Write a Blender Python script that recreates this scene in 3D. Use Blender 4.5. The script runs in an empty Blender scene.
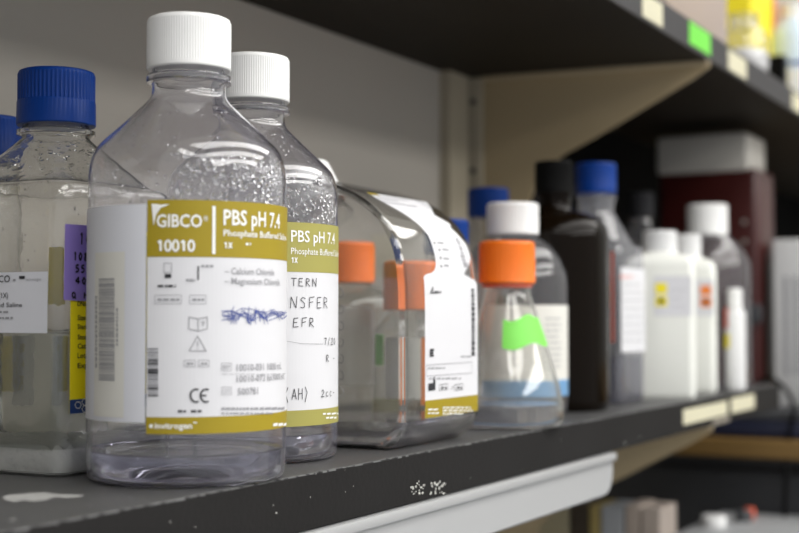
import bpy, bmesh, math, random
from mathutils import Vector, Matrix
random.seed(7)
PI = math.pi
C = bpy.context.scene.collection

# ------------------------------------------------------------------ camera figures (photo 799 x 533)
F, PX0, PY0 = 1370.0, 399.5, 266.5
YAW = math.radians(28.05)
H = 0.078
PIT = math.atan((317 - PY0) / F)
FW0 = Vector((-math.sin(YAW), math.cos(YAW), 0)); RT = Vector((math.cos(YAW), math.sin(YAW), 0)); UP0 = Vector((0, 0, 1))
FW = FW0 * math.cos(PIT) + UP0 * math.sin(PIT); UP = UP0 * math.cos(PIT) - FW0 * math.sin(PIT)
CAM = Vector((0, 0, H))
def ray(px, py): return FW + RT * ((px - PX0) / F) - UP * ((py - PY0) / F)
def on_x(px, py, x): r = ray(px, py); return CAM + r * ((x - CAM.x) / r.x)
def on_y(px, py, y): r = ray(px, py); return CAM + r * ((y - CAM.y) / r.y)
def on_z(px, py, z): r = ray(px, py); return CAM + r * ((z - CAM.z) / r.z)
def at(px, d): p = CAM + ray(px, 317) * d; return (p.x, p.y, 0.0)

# ------------------------------------------------------------------ materials
MATS = {}
def nodes(name):
    m = bpy.data.materials.new(name); m.use_nodes = True
    nt = m.node_tree; nt.nodes.clear()
    out = nt.nodes.new('ShaderNodeOutputMaterial')
    MATS[name] = m
    return m, nt, out
def solid(name, col, rough=0.5, noise=0.0, scale=40.0, bump=0.0, spec=0.5, metal=0.0, sub=0.0, bscale=None):
    m, nt, out = nodes(name)
    b = nt.nodes.new('ShaderNodeBsdfPrincipled')
    b.inputs['Base Color'].default_value = (*col, 1); b.inputs['Roughness'].default_value = rough
    b.inputs['Specular IOR Level'].default_value = spec; b.inputs['Metallic'].default_value = metal
    if sub:
        b.inputs['Subsurface Weight'].default_value = sub; b.inputs['Subsurface Radius'].default_value = (.004, .004, .004)
    tc = nt.nodes.new('ShaderNodeTexCoord')
    if noise:
        n = nt.nodes.new('ShaderNodeTexNoise'); n.inputs['Scale'].default_value = scale; n.inputs['Detail'].default_value = 6
        nt.links.new(tc.outputs['Object'], n.inputs['Vector'])
        mx = nt.nodes.new('ShaderNodeMixRGB')
        mx.inputs[1].default_value = (*[max(0, c * (1 - noise)) for c in col], 1)
        mx.inputs[2].default_value = (*[min(1, c * (1 + noise)) for c in col], 1)
        nt.links.new(n.outputs['Fac'], mx.inputs[0]); nt.links.new(mx.outputs[0], b.inputs['Base Color'])
    if bump:
        n2 = nt.nodes.new('ShaderNodeTexNoise'); n2.inputs['Scale'].default_value = bscale or scale * 3; n2.inputs['Detail'].default_value = 4
        nt.links.new(tc.outputs['Object'], n2.inputs['Vector'])
        bp = nt.nodes.new('ShaderNodeBump'); bp.inputs['Strength'].default_value = bump; bp.inputs['Distance'].default_value = .002
        nt.links.new(n2.outputs['Fac'], bp.inputs['Height']); nt.links.new(bp.outputs[0], b.inputs['Normal'])
    nt.links.new(b.outputs[0], out.inputs[0])
    return m
def clear(name, face=(.95, .95, .96), edge=(.45, .45, .52), rough=0.04, bump=0.25, bscale=60.0, power=2.2, spec=0.05, milk=0.0, milkcol=(.8, .8, .8)):
    """thin walled clear plastic: passes light, tints more along the wall, mirrors at grazing angles, a little milky"""
    m, nt, out = nodes(name)
    N = nt.nodes.new; L = nt.links.new
    tc = N('ShaderNodeTexCoord')
    nz = N('ShaderNodeTexNoise'); nz.inputs['Scale'].default_value = bscale; nz.inputs['Detail'].default_value = 3
    L(tc.outputs['Object'], nz.inputs['Vector'])
    bp = N('ShaderNodeBump'); bp.inputs['Strength'].default_value = bump; bp.inputs['Distance'].default_value = .002
    L(nz.outputs['Fac'], bp.inputs['Height'])
    lw = N('ShaderNodeLayerWeight'); lw.inputs['Blend'].default_value = .5
    L(bp.outputs[0], lw.inputs['Normal'])
    lw0 = N('ShaderNodeLayerWeight'); lw0.inputs['Blend'].default_value = .5
    p = N('ShaderNodeMath'); p.operation = 'POWER'; p.inputs[1].default_value = power; L(lw0.outputs['Facing'], p.inputs[0])
    mx = N('ShaderNodeMixRGB'); mx.inputs[1].default_value = (*face, 1); mx.inputs[2].default_value = (*edge, 1)
    L(p.outputs[0], mx.inputs[0])
    tr = N('ShaderNodeBsdfTransparent'); L(mx.outputs[0], tr.inputs['Color'])
    gl = N('ShaderNodeBsdfGlossy'); gl.inputs['Roughness'].default_value = rough; L(bp.outputs[0], gl.inputs['Normal'])
    p5 = N('ShaderNodeMath'); p5.operation = 'POWER'; p5.inputs[1].default_value = 4.5; L(lw.outputs['Facing'], p5.inputs[0])
    ma = N('ShaderNodeMath'); ma.operation = 'MULTIPLY_ADD'; ma.inputs[1].default_value = .75; ma.inputs[2].default_value = spec
    L(p5.outputs[0], ma.inputs[0])
    s = N('ShaderNodeMixShader'); L(ma.outputs[0], s.inputs[0]); L(tr.outputs[0], s.inputs[1]); L(gl.outputs[0], s.inputs[2])
    if milk:
        d = N('ShaderNodeBsdfTranslucent'); d.inputs['Color'].default_value = (*milkcol, 1)
        d2 = N('ShaderNodeBsdfDiffuse'); d2.inputs['Color'].default_value = (*milkcol, 1)
        dd = N('ShaderNodeMixShader'); dd.inputs[0].default_value = .5; L(d.outputs[0], dd.inputs[1]); L(d2.outputs[0], dd.inputs[2])
        s2 = N('ShaderNodeMixShader'); s2.inputs[0].default_value = milk; L(s.outputs[0], s2.inputs[1]); L(dd.outputs[0], s2.inputs[2])
        s = s2
    L(s.outputs[0], out.inputs[0])
    return m
def glass(name, col=(1, 1, 1), ior=1.33, rough=0.0, bump=0.0, bscale=30.0, milk=0.0, milkcol=(.8, .8, .8), thin=None):
    m, nt, out = nodes(name)
    N = nt.nodes.new; L = nt.links.new
    g = N('ShaderNodeBsdfGlass'); g.inputs['Color'].default_value = (*col, 1); g.inputs['IOR'].default_value = ior; g.inputs['Roughness'].default_value = rough
    if bump:
        tc = N('ShaderNodeTexCoord'); nz = N('ShaderNodeTexNoise'); nz.inputs['Scale'].default_value = bscale; nz.inputs['Detail'].default_value = 2
        L(tc.outputs['Object'], nz.inputs['Vector'])
        bp = N('ShaderNodeBump'); bp.inputs['Strength'].default_value = bump; bp.inputs['Distance'].default_value = .002
        L(nz.outputs['Fac'], bp.inputs['Height']); L(bp.outputs[0], g.inputs['Normal'])
    s = g
    if thin is not None:      # a thin wall lets light straight through where it is met head on, and bends it along the edges
        lw = N('ShaderNodeLayerWeight'); lw.inputs['Blend'].default_value = .5
        ma = N('ShaderNodeMath'); ma.operation = 'MULTIPLY_ADD'; ma.use_clamp = True; ma.inputs[1].default_value = 1.3; ma.inputs[2].default_value = thin
        L(lw.outputs['Facing'], ma.inputs[0])
        tr = N('ShaderNodeBsdfTransparent'); tr.inputs['Color'].default_value = (*[c ** .7 for c in col], 1)
        s = N('ShaderNodeMixShader'); L(ma.outputs[0], s.inputs[0]); L(tr.outputs[0], s.inputs[1]); L(g.outputs[0], s.inputs[2])
    if milk:
        s0_ = s
        d = N('ShaderNodeBsdfTranslucent'); d.inputs['Color'].default_value = (*milkcol, 1)
        d2 = N('ShaderNodeBsdfDiffuse'); d2.inputs['Color'].default_value = (*milkcol, 1)
        dd = N('ShaderNodeMixShader'); dd.inputs[0].default_value = .5; L(d.outputs[0], dd.inputs[1]); L(d2.outputs[0], dd.inputs[2])
        s = N('ShaderNodeMixShader'); s.inputs[0].default_value = milk; L(s0_.outputs[0], s.inputs[1]); L(dd.outputs[0], s.inputs[2])
    L(s.outputs[0], out.inputs[0])
    return m

GPET = glass('thick_bottle_plastic', (.985, .985, .992), 1.50, 0, .06, 40, .035, (.80, .77, .92))
GPSQ = glass('thick_square_plastic', (.985, .985, .980), 1.50, 0, .25, 70, .025, (.8, .8, .76))
GTB = glass('thick_broad_plastic', (.99, .99, .988), 1.50, 0, .05, 25, .010, (.8, .8, .76))
GFL = glass('thick_flask_plastic', (.992, .992, .984), 1.50, 0, .05, 30, .045, (.82, .81, .74))
PET = clear('bottle_plastic', (.97, .97, .98), (.58, .57, .68), milk=.085, milkcol=(.80, .79, .86), spec=.06, rough=.05)
PETB = clear('bottle_base_plastic', (.95, .95, .98), (.60, .60, .74), milk=.30, milkcol=(.74, .74, .86), spec=.08, rough=.05)
PETSQ = clear('square_bottle_plastic', (.97, .97, .965), (.58, .59, .58), milk=.05, milkcol=(.78, .78, .75), spec=.07, rough=.03)
PETBIG = clear('broad_bottle_plastic', (.985, .985, .98), (.30, .30, .31), rough=.03, bump=.12, bscale=30, power=3.2, milk=.05, milkcol=(.78, .77, .74), spec=.08)
PETQ = clear('milky_clear_plastic', (.96, .96, .97), (.6, .6, .7), rough=.05, bump=.1, milk=.22, milkcol=(.70, .70, .74), spec=.10)
PETFAR = clear('far_bottle_plastic', (.96, .96, .97), (.55, .55, .62), rough=.07, bump=.1, milk=.09, milkcol=(.74, .74, .78), spec=.08)
FLASKM = clear('flask_plastic', (.98, .98, .96), (.62, .62, .56), rough=.05, bump=.12, milk=.09, milkcol=(.80, .79, .72), spec=.07)
WATER = glass('thin_water', (.97, .97, 1.0), 1.33, 0, 0, 30, .02, (.75, .75, .92))
DROP = glass('water_drops', (1, 1, 1), 1.33)
LIQ = glass('grey_liquid', (.93, .94, .91), 1.33, 0, 0, 30, .13, (.38, .42, .37))
LIQD = clear('violet_liquid', (.45, .45, .55), (.25, .25, .35), rough=.05, bump=0, milk=.25, milkcol=(.16, .16, .24))
LIQC = clear('clear_liquid', (.93, .93, .91), (.6, .6, .58), rough=.03, bump=.05)
CAPW = solid('white_cap', (.84, .84, .83), .42, sub=.15)
CAPB = solid('blue_cap', (.002, .036, .22), .4, spec=.2)
CAPO = solid('orange_cap', (.93, .19, .008), .42)
CAPK = solid('black_cap', (.004, .004, .004), .5, spec=.06)
CAPG = solid('grey_black_cap', (.02, .02, .023), .5, spec=.15)
PAPER = solid('white_paper', (.70, .70, .725), .55, .02, 30)
PAPER2 = solid('grey_paper', (.70, .71, .76), .5, .02, 30)
PAPER3 = solid('cream_paper', (.72, .71, .66), .6, .02, 30)
def thin_paper(name, col):
    m, nt, out = nodes(name)
    d = nt.nodes.new('ShaderNodeBsdfDiffuse'); t_ = nt.nodes.new('ShaderNodeBsdfTranslucent'); x = nt.nodes.new('ShaderNodeMixShader')
    d.inputs['Color'].default_value = t_.inputs['Color'].default_value = (*col, 1); x.inputs[0].default_value = .45
    nt.links.new(d.outputs[0], x.inputs[1]); nt.links.new(t_.outputs[0], x.inputs[2]); nt.links.new(x.outputs[0], out.inputs[0])
    return m
FROST = thin_paper('frosted_label', (.92, .92, .92))
OLIVE = solid('olive_print', (.335, .25, .004), .5)
OLIVE3 = thin_paper('faded_olive_print', (.80, .68, .12))
OLIVE2 = solid('pale_olive_print', (.36, .33, .08), .55)
INKW = solid('white_print', (.86, .86, .84), .5)
INKK = solid('black_print', (.02, .02, .025), .6)
INKG = solid('grey_print', (.30, .30, .32), .6)
BLUEL = solid('light_blue_print', (.16, .34, .58), .5)
INKB = solid('blue_ink', (.05, .08, .30), .5)
PURP = solid('purple_note_paper', (.30, .22, .60), .6, .04, 25)
YELL = solid('yellow_label_paper', (.90, .76, .01), .5)
NAVY = solid('navy_print', (.015, .05, .20), .5)
GREEN = solid('green_tape', (.20, .70, .09), .55, .08, 60)
GREEN2 = solid('bright_green_tape', (.16, .66, .06), .55, .15, 60)
REDP = solid('red_print', (.70, .12, .06), .5)
ORANP = solid('orange_print', (.85, .22, .02), .5)
AMBER = solid('amber_glass', (.005, .003, .0015), .12, spec=.12)
HDPE = solid('milky_plastic', (.82, .83, .78), .42, .03, 20, sub=.35)
HDPE2 = solid('white_plastic', (.74, .74, .74), .42, sub=.2)
SALT = solid('white_sediment', (.80, .81, .80), .8, .12, 90, bump=.9, bscale=160)
SHELF_TOP = solid('black_laminate', (.062, .062, .063), .45, .45, 14, bump=.25, bscale=500)
SHELF_EDGE = solid('black_edge_band', (.018, .0172, .017), .65, .25, 14, bump=.12, bscale=300, spec=.10)
SHELF_EDGE_UP = solid('black_edge_band_lit', (.030, .028, .031), .5, .15, 14)  # same band as the lower shelf, its colour lightened for the stronger light
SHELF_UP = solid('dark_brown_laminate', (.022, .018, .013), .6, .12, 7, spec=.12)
WEAR = solid('worn_pale_edge', (.15, .15, .15), .6, .4, 60)
CHIP = solid('pale_chip', (.62, .62, .58), .7, .2, 90)
WALLM = solid('grey_wall_paint', (.52, .485, .43), .65, .04, 3, bump=.05, bscale=200)
POST = solid('beige_post_paint', (.46, .41, .31), .5, .03, 5)
BRKT2 = solid('beige_flange_paint', (.46, .38, .25), .45)
BRKT = solid('beige_bracket_paint', (.41, .325, .195), .45, .03, 5)
NEARBLK = solid('near_black_sheet', (.004, .004, .004), .8, spec=.05)
LAMPH = solid('white_lamp_housing', (.40, .405, .41), .4, .02, 5)
MAROON = solid('maroon_plastic', (.048, .008, .007), .3)
GREYLID = solid('grey_white_lid', (.50, .48, .44), .45)
WOOD = solid('oak_edge', (.19, .11, .03), .5, .18, 18)
CHAR = solid('charcoal_front', (.045, .047, .052), .5)
NAVYB = solid('navy_case', (.005, .008, .03), .5)
LGREY = solid('light_grey_case', (.34, .35, .36), .5, .04, 6)
METAL = solid('worn_metal', (.55, .53, .48), .35, metal=.8)
TAPEC = solid('cream_tape', (.62, .59, .43), .6, .06, 60)
FLOORM = solid('vinyl_floor', (.30, .30, .30), .4, .1, 5)
CEILM = solid('ceiling_tile', (.7, .7, .68), .8, .05, 10)
FAR = solid('far_wall_paint', (.40, .41, .40), .7, .04, 3)

# ------------------------------------------------------------------ objects
def tag(o, label=None, cat=None, group=None, kind=None):
    if label: o['label'] = label
    if cat: o['category'] = cat
    if group: o['group'] = group
    if kind: o['kind'] = kind
    return o
def thing(name, label, cat, loc=(0, 0, 0), rz=0.0, group=None):
    o = bpy.data.objects.new(name, None); C.objects.link(o)
    o.location = loc; o.rotation_euler = (0, 0, rz); o.empty_display_size = .01
    return tag(o, label, cat, group)
def facing(loc):
    """turn so that local -Y looks at the camera side"""
    return math.atan2(loc[1], loc[0]) - PI / 2
def mesh_obj(name, vs, fs, mat, parent=None, smooth=False, sharp=40, label=None):
    me = bpy.data.meshes.new(name)
    me.from_pydata([tuple(v) for v in vs], [], fs); me.update()
    bm = bmesh.new(); bm.from_mesh(me)
    bmesh.ops.recalc_face_normals(bm, faces=bm.faces)
    if smooth:
        for f in bm.faces: f.smooth = True
        for e in bm.edges:
            if len(e.link_faces) == 2 and e.calc_face_angle(0) > math.radians(sharp): e.smooth = False
    bm.to_mesh(me); bm.free()
    me.materials.append(mat)
    o = bpy.data.objects.new(name, me); C.objects.link(o)
    if parent: o.parent = parent
    if label: o['label'] = label
    return o
class MB:
    def __init__(s): s.v = []; s.f = []
    def add(s, vs, fs):
        n = len(s.v); s.v += [Vector(v) for v in vs]; s.f += [tuple(i + n for i in f) for f in fs]; return s
    def box(s, x0, x1, y0, y1, z0, z1, m=None):
        vs = [Vector(p) for p in ((x0, y0, z0), (x1, y0, z0), (x1, y1, z0), (x0, y1, z0), (x0, y0, z1), (x1, y0, z1), (x1, y1, z1), (x0, y1, z1))]
        if m: vs = [m @ v for v in vs]
        return s.add(vs, [(0, 3, 2, 1), (4, 5, 6, 7), (0, 1, 5, 4), (1, 2, 6, 5), (2, 3, 7, 6), (3, 0, 4, 7)])
    def rbox(s, x0, x1, y0, y1, z0, z1, b=.002, seg=2):
        bm = bmesh.new(); bmesh.ops.create_cube(bm, size=1)
        for v in bm.verts: v.co = Vector(((x0 + x1) / 2 + v.co.x * (x1 - x0), (y0 + y1) / 2 + v.co.y * (y1 - y0), (z0 + z1) / 2 + v.co.z * (z1 - z0)))
        bmesh.ops.bevel(bm, geom=bm.edges[:], offset=b, segments=seg, affect='EDGES', profile=.5)
        bm.verts.index_update()
        s.add([v.co.copy() for v in bm.verts], [tuple(v.index for v in f.verts) for f in bm.faces]); bm.free(); return s
    def rings(s, rings, close0=True, close1=True):
        n = len(rings[0]); vs = [p for r in rings for p in r]; fs = []
        for k in range(len(rings) - 1):
            for i in range(n):
                j = (i + 1) % n
                fs.append((k * n + i, k * n + j, (k + 1) * n + j, (k + 1) * n + i))
        if close0: fs.append(tuple(range(n - 1, -1, -1)))
        if close1: fs.append(tuple(range((len(rings) - 1) * n, len(rings) * n)))
        return s.add(vs, fs)
    def lathe(s, prof, n=64, close0=True, close1=True, m=None):
        R = []
        for r, z in prof:
            ring = [Vector((max(r, 1e-5) * math.cos(2 * PI * i / n), max(r, 1e-5) * math.sin(2 * PI * i / n), z)) for i in range(n)]
            if m: ring = [m @ p for p in ring]
            R.append(ring)
        return s.rings(R, close0, close1)
    def tube(s, pts, r, n=8):
        pts = [Vector(p) for p in pts]; R = []
        for i, p in enumerate(pts):
            t = (pts[min(i + 1, len(pts) - 1)] - pts[max(i - 1, 0)]).normalized()
            a = t.orthogonal().normalized() if i == 0 else (a - t * a.dot(t)).normalized()
            b = t.cross(a)
            R.append([p + a * r * math.cos(2 * PI * k / n) + b * r * math.sin(2 * PI * k / n) for k in range(n)])
        return s.rings(R)
    def build(s, name, mat, parent=None, smooth=False, sharp=40, label=None):
        return mesh_obj(name, s.v, s.f, mat, parent, smooth, sharp, label)
def sq_ring(a, c, z, k=8, b=None):
    """rounded square ring: half sizes a (x) and b (y), corner radius c"""
    b = a if b is None else b
    pts = []
    for q, (sx, sy) in enumerate(((1, 1), (-1, 1), (-1, -1), (1, -1))):
        for i in range(k + 1):
            t = PI / 2 * q + PI / 2 * i / k
            pts.append(Vector((sx * (a - c) + c * math.cos(t), sy * (b - c) + c * math.sin(t), z)))
    return pts
def hollow(prof, t=.0010, tb=.0018):
    """outer (r, z) profile from base centre to lip -> closed wall: outside up, inside down"""
    inn = []
    for i, (r, z) in enumerate(prof):
        a = Vector(prof[max(i - 1, 0)]); b = Vector(prof[min(i + 1, len(prof) - 1)]); g = (b - a)
        if g.length < 1e-9: continue
        g.normalize(); k = tb if (abs(g.y) < .5 and z < .02) else t
        inn.append((max(1e-5, r - g.y * k), z + g.x * k if i else z + tb))
    inn = [p for i, p in enumerate(inn) if i == 0 or i == len(inn) - 1 or p[0] > 1e-5]
    inn[-1] = (inn[-1][0], prof[-1][1])
    return list(prof) + inn[::-1]
def smooth_prof(pts, n=4):
    """Catmull-Rom through (r, z) points"""
    out = []
    for i in range(len(pts) - 1):
        p0, p1, p2, p3 = pts[max(i - 1, 0)], pts[i], pts[i + 1], pts[min(i + 2, len(pts) - 1)]
        for k in range(n):
            t = k / n
            out.append(tuple(.5 * (2 * p1[d] + (p2[d] - p0[d]) * t + (2 * p0[d] - 5 * p1[d] + 4 * p2[d] - p3[d]) * t * t + (3 * p1[d] - p0[d] - 3 * p2[d] + p3[d]) * t ** 3) for d in (0, 1)))
    out.append(tuple(pts[-1])); return out
def cap_mesh(r, z0, z1, ribs=60, depth=.00035, band=0.0, flare=0.0, chamfer=.0022, m=None):
    """ribbed screw cap; band = share of the height left smooth at the foot"""
    mb = MB(); n = ribs * 4; h = z1 - z0; R = []
    def ring(rad, z, amp):
        return [Vector(((rad - amp * (1 if i % 4 < 2 else 0)) * math.cos(2 * PI * i / n), (rad - amp * (1 if i % 4 < 2 else 0)) * math.sin(2 * PI * i / n), z)) for i in range(n)]
    zb = z0 + band * h
    R.append(ring(r * .9, z0, 0)); R.append(ring(r + flare - .0004, z0, 0)); R.append(ring(r + flare, z0 + .0006, 0))
    if band:
        R.append(ring(r + flare * .6, zb, 0)); R.append(ring(r, zb + .0008, depth))
    else:
        R.append(ring(r + flare * .9, z0 + .0022, 0)); R.append(ring(r + flare * .8, z0 + .003, depth))
    R.append(ring(r, z1 - chamfer - .0012, depth)); R.append(ring(r, z1 - chamfer, 0))
    R.append(ring(r - chamfer * .3, z1 - chamfer * .3, 0)); R.append(ring(r - chamfer, z1, 0)); R.append(ring(r * .5, z1, 0))
    if m: R = [[m @ p for p in q] for q in R]
    return mb.rings(R)

# ------------------------------------------------------------------ print on surfaces
_tc = {}
def text_shape(s, bold=0.0, shear=0.0):
    key = (s, bold, shear)
    if key not in _tc:
        cu = bpy.data.curves.new('lettering_curve', 'FONT'); cu.body = s; cu.size = 1; cu.offset = bold; cu.resolution_u = 2; cu.shear = shear
        ob = bpy.data.objects.new('lettering_curve', cu)
        me = bpy.data.meshes.new_from_object(ob)
        vs = [(v.co.x, v.co.y) for v in me.vertices]; fs = [tuple(p.vertices) for p in me.polygons]
        bpy.data.objects.remove(ob); bpy.data.meshes.remove(me); bpy.data.curves.remove(cu)
        x0 = min(v[0] for v in vs); x1 = max(v[0] for v in vs)
        _tc[key] = ([(v[0] - x0, v[1]) for v in vs], fs, x1 - x0)
    return _tc[key]
GL = {  # a plain stroke alphabet for handwriting, in a 1 x 1.4 box
 'A': [[(0,0),(.4,1.4),(.8,0)],[(.15,.5),(.68,.5)]], 'E': [[(.7,1.35),(.05,1.4),(0,0),(.75,.05)],[(0,.7),(.55,.75)]], 'F': [[(.8,1.45),(.05,1.35),(0,0)],[(0,.7),(.6,.8)]],
 'H': [[(0,0),(.05,1.4)],[(.75,0),(.75,1.4)],[(0,.7),(.75,.75)]], 'N': [[(0,0),(.05,1.4),(.7,0),(.8,1.45)]], 'R': [[(0,0),(.05,1.4),(.6,1.3),(.6,.85),(.05,.7),(.75,0)]],
 'S': [[(.7,1.25),(.3,1.4),(.05,1.05),(.6,.6),(.6,.15),(.25,0),(0,.15)]], 'T': [[(0,1.4),(.85,1.4)],[(.42,1.4),(.4,0)]], 'L': [[(.05,1.4),(0,0),(.6,0)]],
 'g': [[(.6,.8),(.3,.95),(0,.6),(.2,.2),(.6,.4),(.6,.9),(.55,-.3),(.2,-.45),(0,-.25)]], 'm': [[(0,0),(.05,.9),(.3,.9),(.35,0),(.4,.9),(.7,.9),(.75,0)]],
 'Q': [[(.4,0),(.05,.5),(.2,1.3),(.6,1.3),(.75,.6),(.4,0)],[(.45,.4),(.85,-.1)]], 'O': [[(.4,0),(.05,.5),(.2,1.3),(.6,1.3),(.75,.6),(.4,0)]], 'c': [[(.6,.8),(.3,.95),(.05,.5),(.3,0),(.6,.15)]],
 '0': [[(.4,0),(.05,.6),(.35,1.4),(.7,.8),(.4,0)]], '1': [[(.2,1.1),(.45,1.4),(.4,0)]], '2': [[(.05,1.1),(.4,1.4),(.7,1.0),(0,0),(.75,.05)]], '4': [[(.5,0),(.55,1.4),(0,.5),(.8,.5)]],
 '5': [[(.7,1.4),(.15,1.4),(.1,.8),(.55,.8),(.65,.3),(.3,0),(0,.1)]], '7': [[(0,1.35),(.7,1.4),(.2,0)]], '8': [[(.35,.75),(.1,1.15),(.4,1.4),(.6,1.1),(.05,.35),(.35,0),(.65,.3),(.35,.75)]],
 '/': [[(0,-.1),(.6,1.5)]], '(': [[(.5,1.6),(.1,.8),(.5,-.3)]], ')': [[(.1,1.6),(.55,.8),(.1,-.4)]], '-': [[(.05,.6),(.55,.62)]], 'u': [[(0,.9),(.05,.15),(.4,0),(.6,.9),(.65,0)]], ' ': []}
class Print:
    """collects flat shapes in (s, z) and lays them on surf(s, z, lift) -> point"""
    def __init__(s, surf): s.surf = surf; s.m = {}
    def mb(s, mat): return s.m.setdefault(mat.name, (mat, MB()))[1]
    def rect(s, mat, s0, s1, z0, z1, lift=.0003, step=.002, new=False):
        if new and mat.name in s.m: s.m[mat.name + '#%d' % len(s.m)] = s.m.pop(mat.name)
        nx = max(1, int(abs(s1 - s0) / step)); nz = max(1, int(abs(z1 - z0) / (step * 2)))
        vs = [s.surf(s0 + (s1 - s0) * i / nx, z0 + (z1 - z0) * j / nz, lift) for j in range(nz + 1) for i in range(nx + 1)]
        s.mb(mat).add(vs, [(j * (nx + 1) + i, j * (nx + 1) + i + 1, (j + 1) * (nx + 1) + i + 1, (j + 1) * (nx + 1) + i) for j in range(nz) for i in range(nx)])
    def poly(s, mat, pts, lift=.0006):
        s.mb(mat).add([s.surf(a, b, lift) for a, b in pts], [tuple(range(len(pts)))])
    def frame(s, mat, s0, s1, z0, z1, t=.0003, lift=.0006):
        s.rect(mat, s0, s1, z0, z0 + t, lift); s.rect(mat, s0, s1, z1 - t, z1, lift)
        s.rect(mat, s0, s0 + t, z0, z1, lift); s.rect(mat, s1 - t, s1, z0, z1, lift)
    def text(s, mat, st, s0, s1, zb, zt, bold=0.0, lift=.0007, shear=0.0, turn=False):
        vs, fs, w = text_shape(st, bold, shear)
        if turn:   # reads upwards: s0..s1 is the height of the letters, zb..zt the run
            pts = [(s1 - (v[1] / .7) * (s1 - s0), zb + v[0] / w * (zt - zb)) for v in vs]
        else:
            pts = [(s0 + v[0] / w * (s1 - s0), zb + v[1] / .7 * (zt - zb)) for v in vs]
        s.mb(mat).add([s.surf(a, b, lift) for a, b in pts], fs)
    def stroke(s, mat, pts, w=.0003, lift=.0007):
        for (a0, b0), (a1, b1) in zip(pts, pts[1:]):
            d = math.hypot(a1 - a0, b1 - b0)
            if d < 1e-7: continue
            nx, ny = -(b1 - b0) / d * w / 2, (a1 - a0) / d * w / 2
            n = max(1, int(d / .003))
            for k in range(n):
                p = [(a0 + (a1 - a0) * t, b0 + (b1 - b0) * t) for t in (k / n, (k + 1) / n)]
                s.mb(mat).add([s.surf(x, y, lift) for x, y in ((p[0][0] + nx, p[0][1] + ny), (p[1][0] + nx, p[1][1] + ny), (p[1][0] - nx, p[1][1] - ny), (p[0][0] - nx, p[0][1] - ny))], [(0, 1, 2, 3)])
    def hand(s, mat, st, s0, s1, zb, zt, w=.0004):
        cw = (s1 - s0) / max(1, len(st)); hh = (zt - zb) / 1.4
        for i, ch in enumerate(st):
            for ln in GL.get(ch, []):
                s.stroke(mat, [(s0 + cw * (i + .1 + .8 * x) + random.uniform(-.02, .02) * cw, zb + y * hh + random.uniform(-.05, .05) * hh) for x, y in ln], w)
    def emit(s, parent, names, first=None):
        """names: material name -> object name; the first material becomes the label, the rest its printing"""
        base = None
        for k, (mat, mb) in s.m.items():
            nm = names.get(k.split('#')[0], 'printing')
            o = mb.build(nm, mat, base if base is not None else parent)
            if base is None: base = o
        return base
def cyl_surf(r): return lambda s, z, l: Vector(((r + l) * math.sin(s / r), -(r + l) * math.cos(s / r), z))
def cyl_px(loc, r):
    """pixel in the photo -> (arc length, height) on an upright cylinder that faces the camera side"""
    cx, cy = loc[0], loc[1]; rz = facing(loc)
    ex = Vector((math.cos(rz), math.sin(rz), 0)); ey = Vector((-math.sin(rz), math.cos(rz), 0))
    def f(px, py):
        d = ray(px, py); h = Vector((d.x, d.y)); o = Vector((-cx, -cy))
        a = h.dot(h); b = 2 * h.dot(o); c = o.dot(o) - r * r; q = b * b - 4 * a * c
        t = (-b - math.sqrt(q)) / (2 * a) if q > 0 else -b / (2 * a)
        p = CAM + d * t; l = p - Vector((cx, cy, 0))
        return r * math.atan2(l.dot(ex), -l.dot(ey)), p.z
    return f
def side_x(x): return lambda s, z, l: Vector((x + l, s, z))       # face that looks along +x
def side_y(y): return lambda s, z, l: Vector((s, y - l, z))       # face that looks along -y
def bars(P, f, mat, px0, px1, py, h=1.4, seed=0, lift=.0007):
    """a line of print too small to read: short dashes"""
    rnd = random.Random(seed); x = px0
    while x < px1 - 1:
        w = rnd.uniform(2, 6); e = min(px1, x + w)
        a, z = f(x, py); b, _ = f(e, py)
        zz = z - h * .0005
        P.rect(mat, a, b, zz, z, lift); x = e + rnd.uniform(.6, 1.4)
def drops(parent, surf_pts, rmin, rmax, n, rnd, mat=DROP, name='condensation'):
    mb = MB(); bm = bmesh.new(); bmesh.ops.create_icosphere(bm, subdivisions=2, radius=1); bm.verts.index_update()
    bv = [v.co.copy() for v in bm.verts]; bf = [tuple(v.index for v in f.verts) for f in bm.faces]; bm.free()
    for _ in range(n):
        p, nrm = surf_pts(rnd); r = rmin + (rmax - rmin) * rnd.random() ** 2.5
        q = nrm.to_track_quat('Z', 'Y'); sx = rnd.uniform(.8, 1.2)
        mb.add([p + q @ Vector((v.x * r * sx, v.y * r / sx, v.z * r * .5)) for v in bv], bf)
    o = mb.build(name, mat, parent, smooth=True, sharp=180); o['kind'] = 'stuff'; return o

def resize(t, k):
    """make a finished thing k times as wide, its upper parts k times as far from eye height, its foot still on the shelf"""
    st = list(t.children)
    while st:
        c = st.pop(); st += list(c.children)
        if c.type != 'MESH': continue
        for v in c.data.vertices:
            z = v.co.z; v.co.x *= k; v.co.y *= k
            v.co.z = H + (z - H) * k if z >= .03 else z * (H + (.03 - H) * k) / .03

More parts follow.
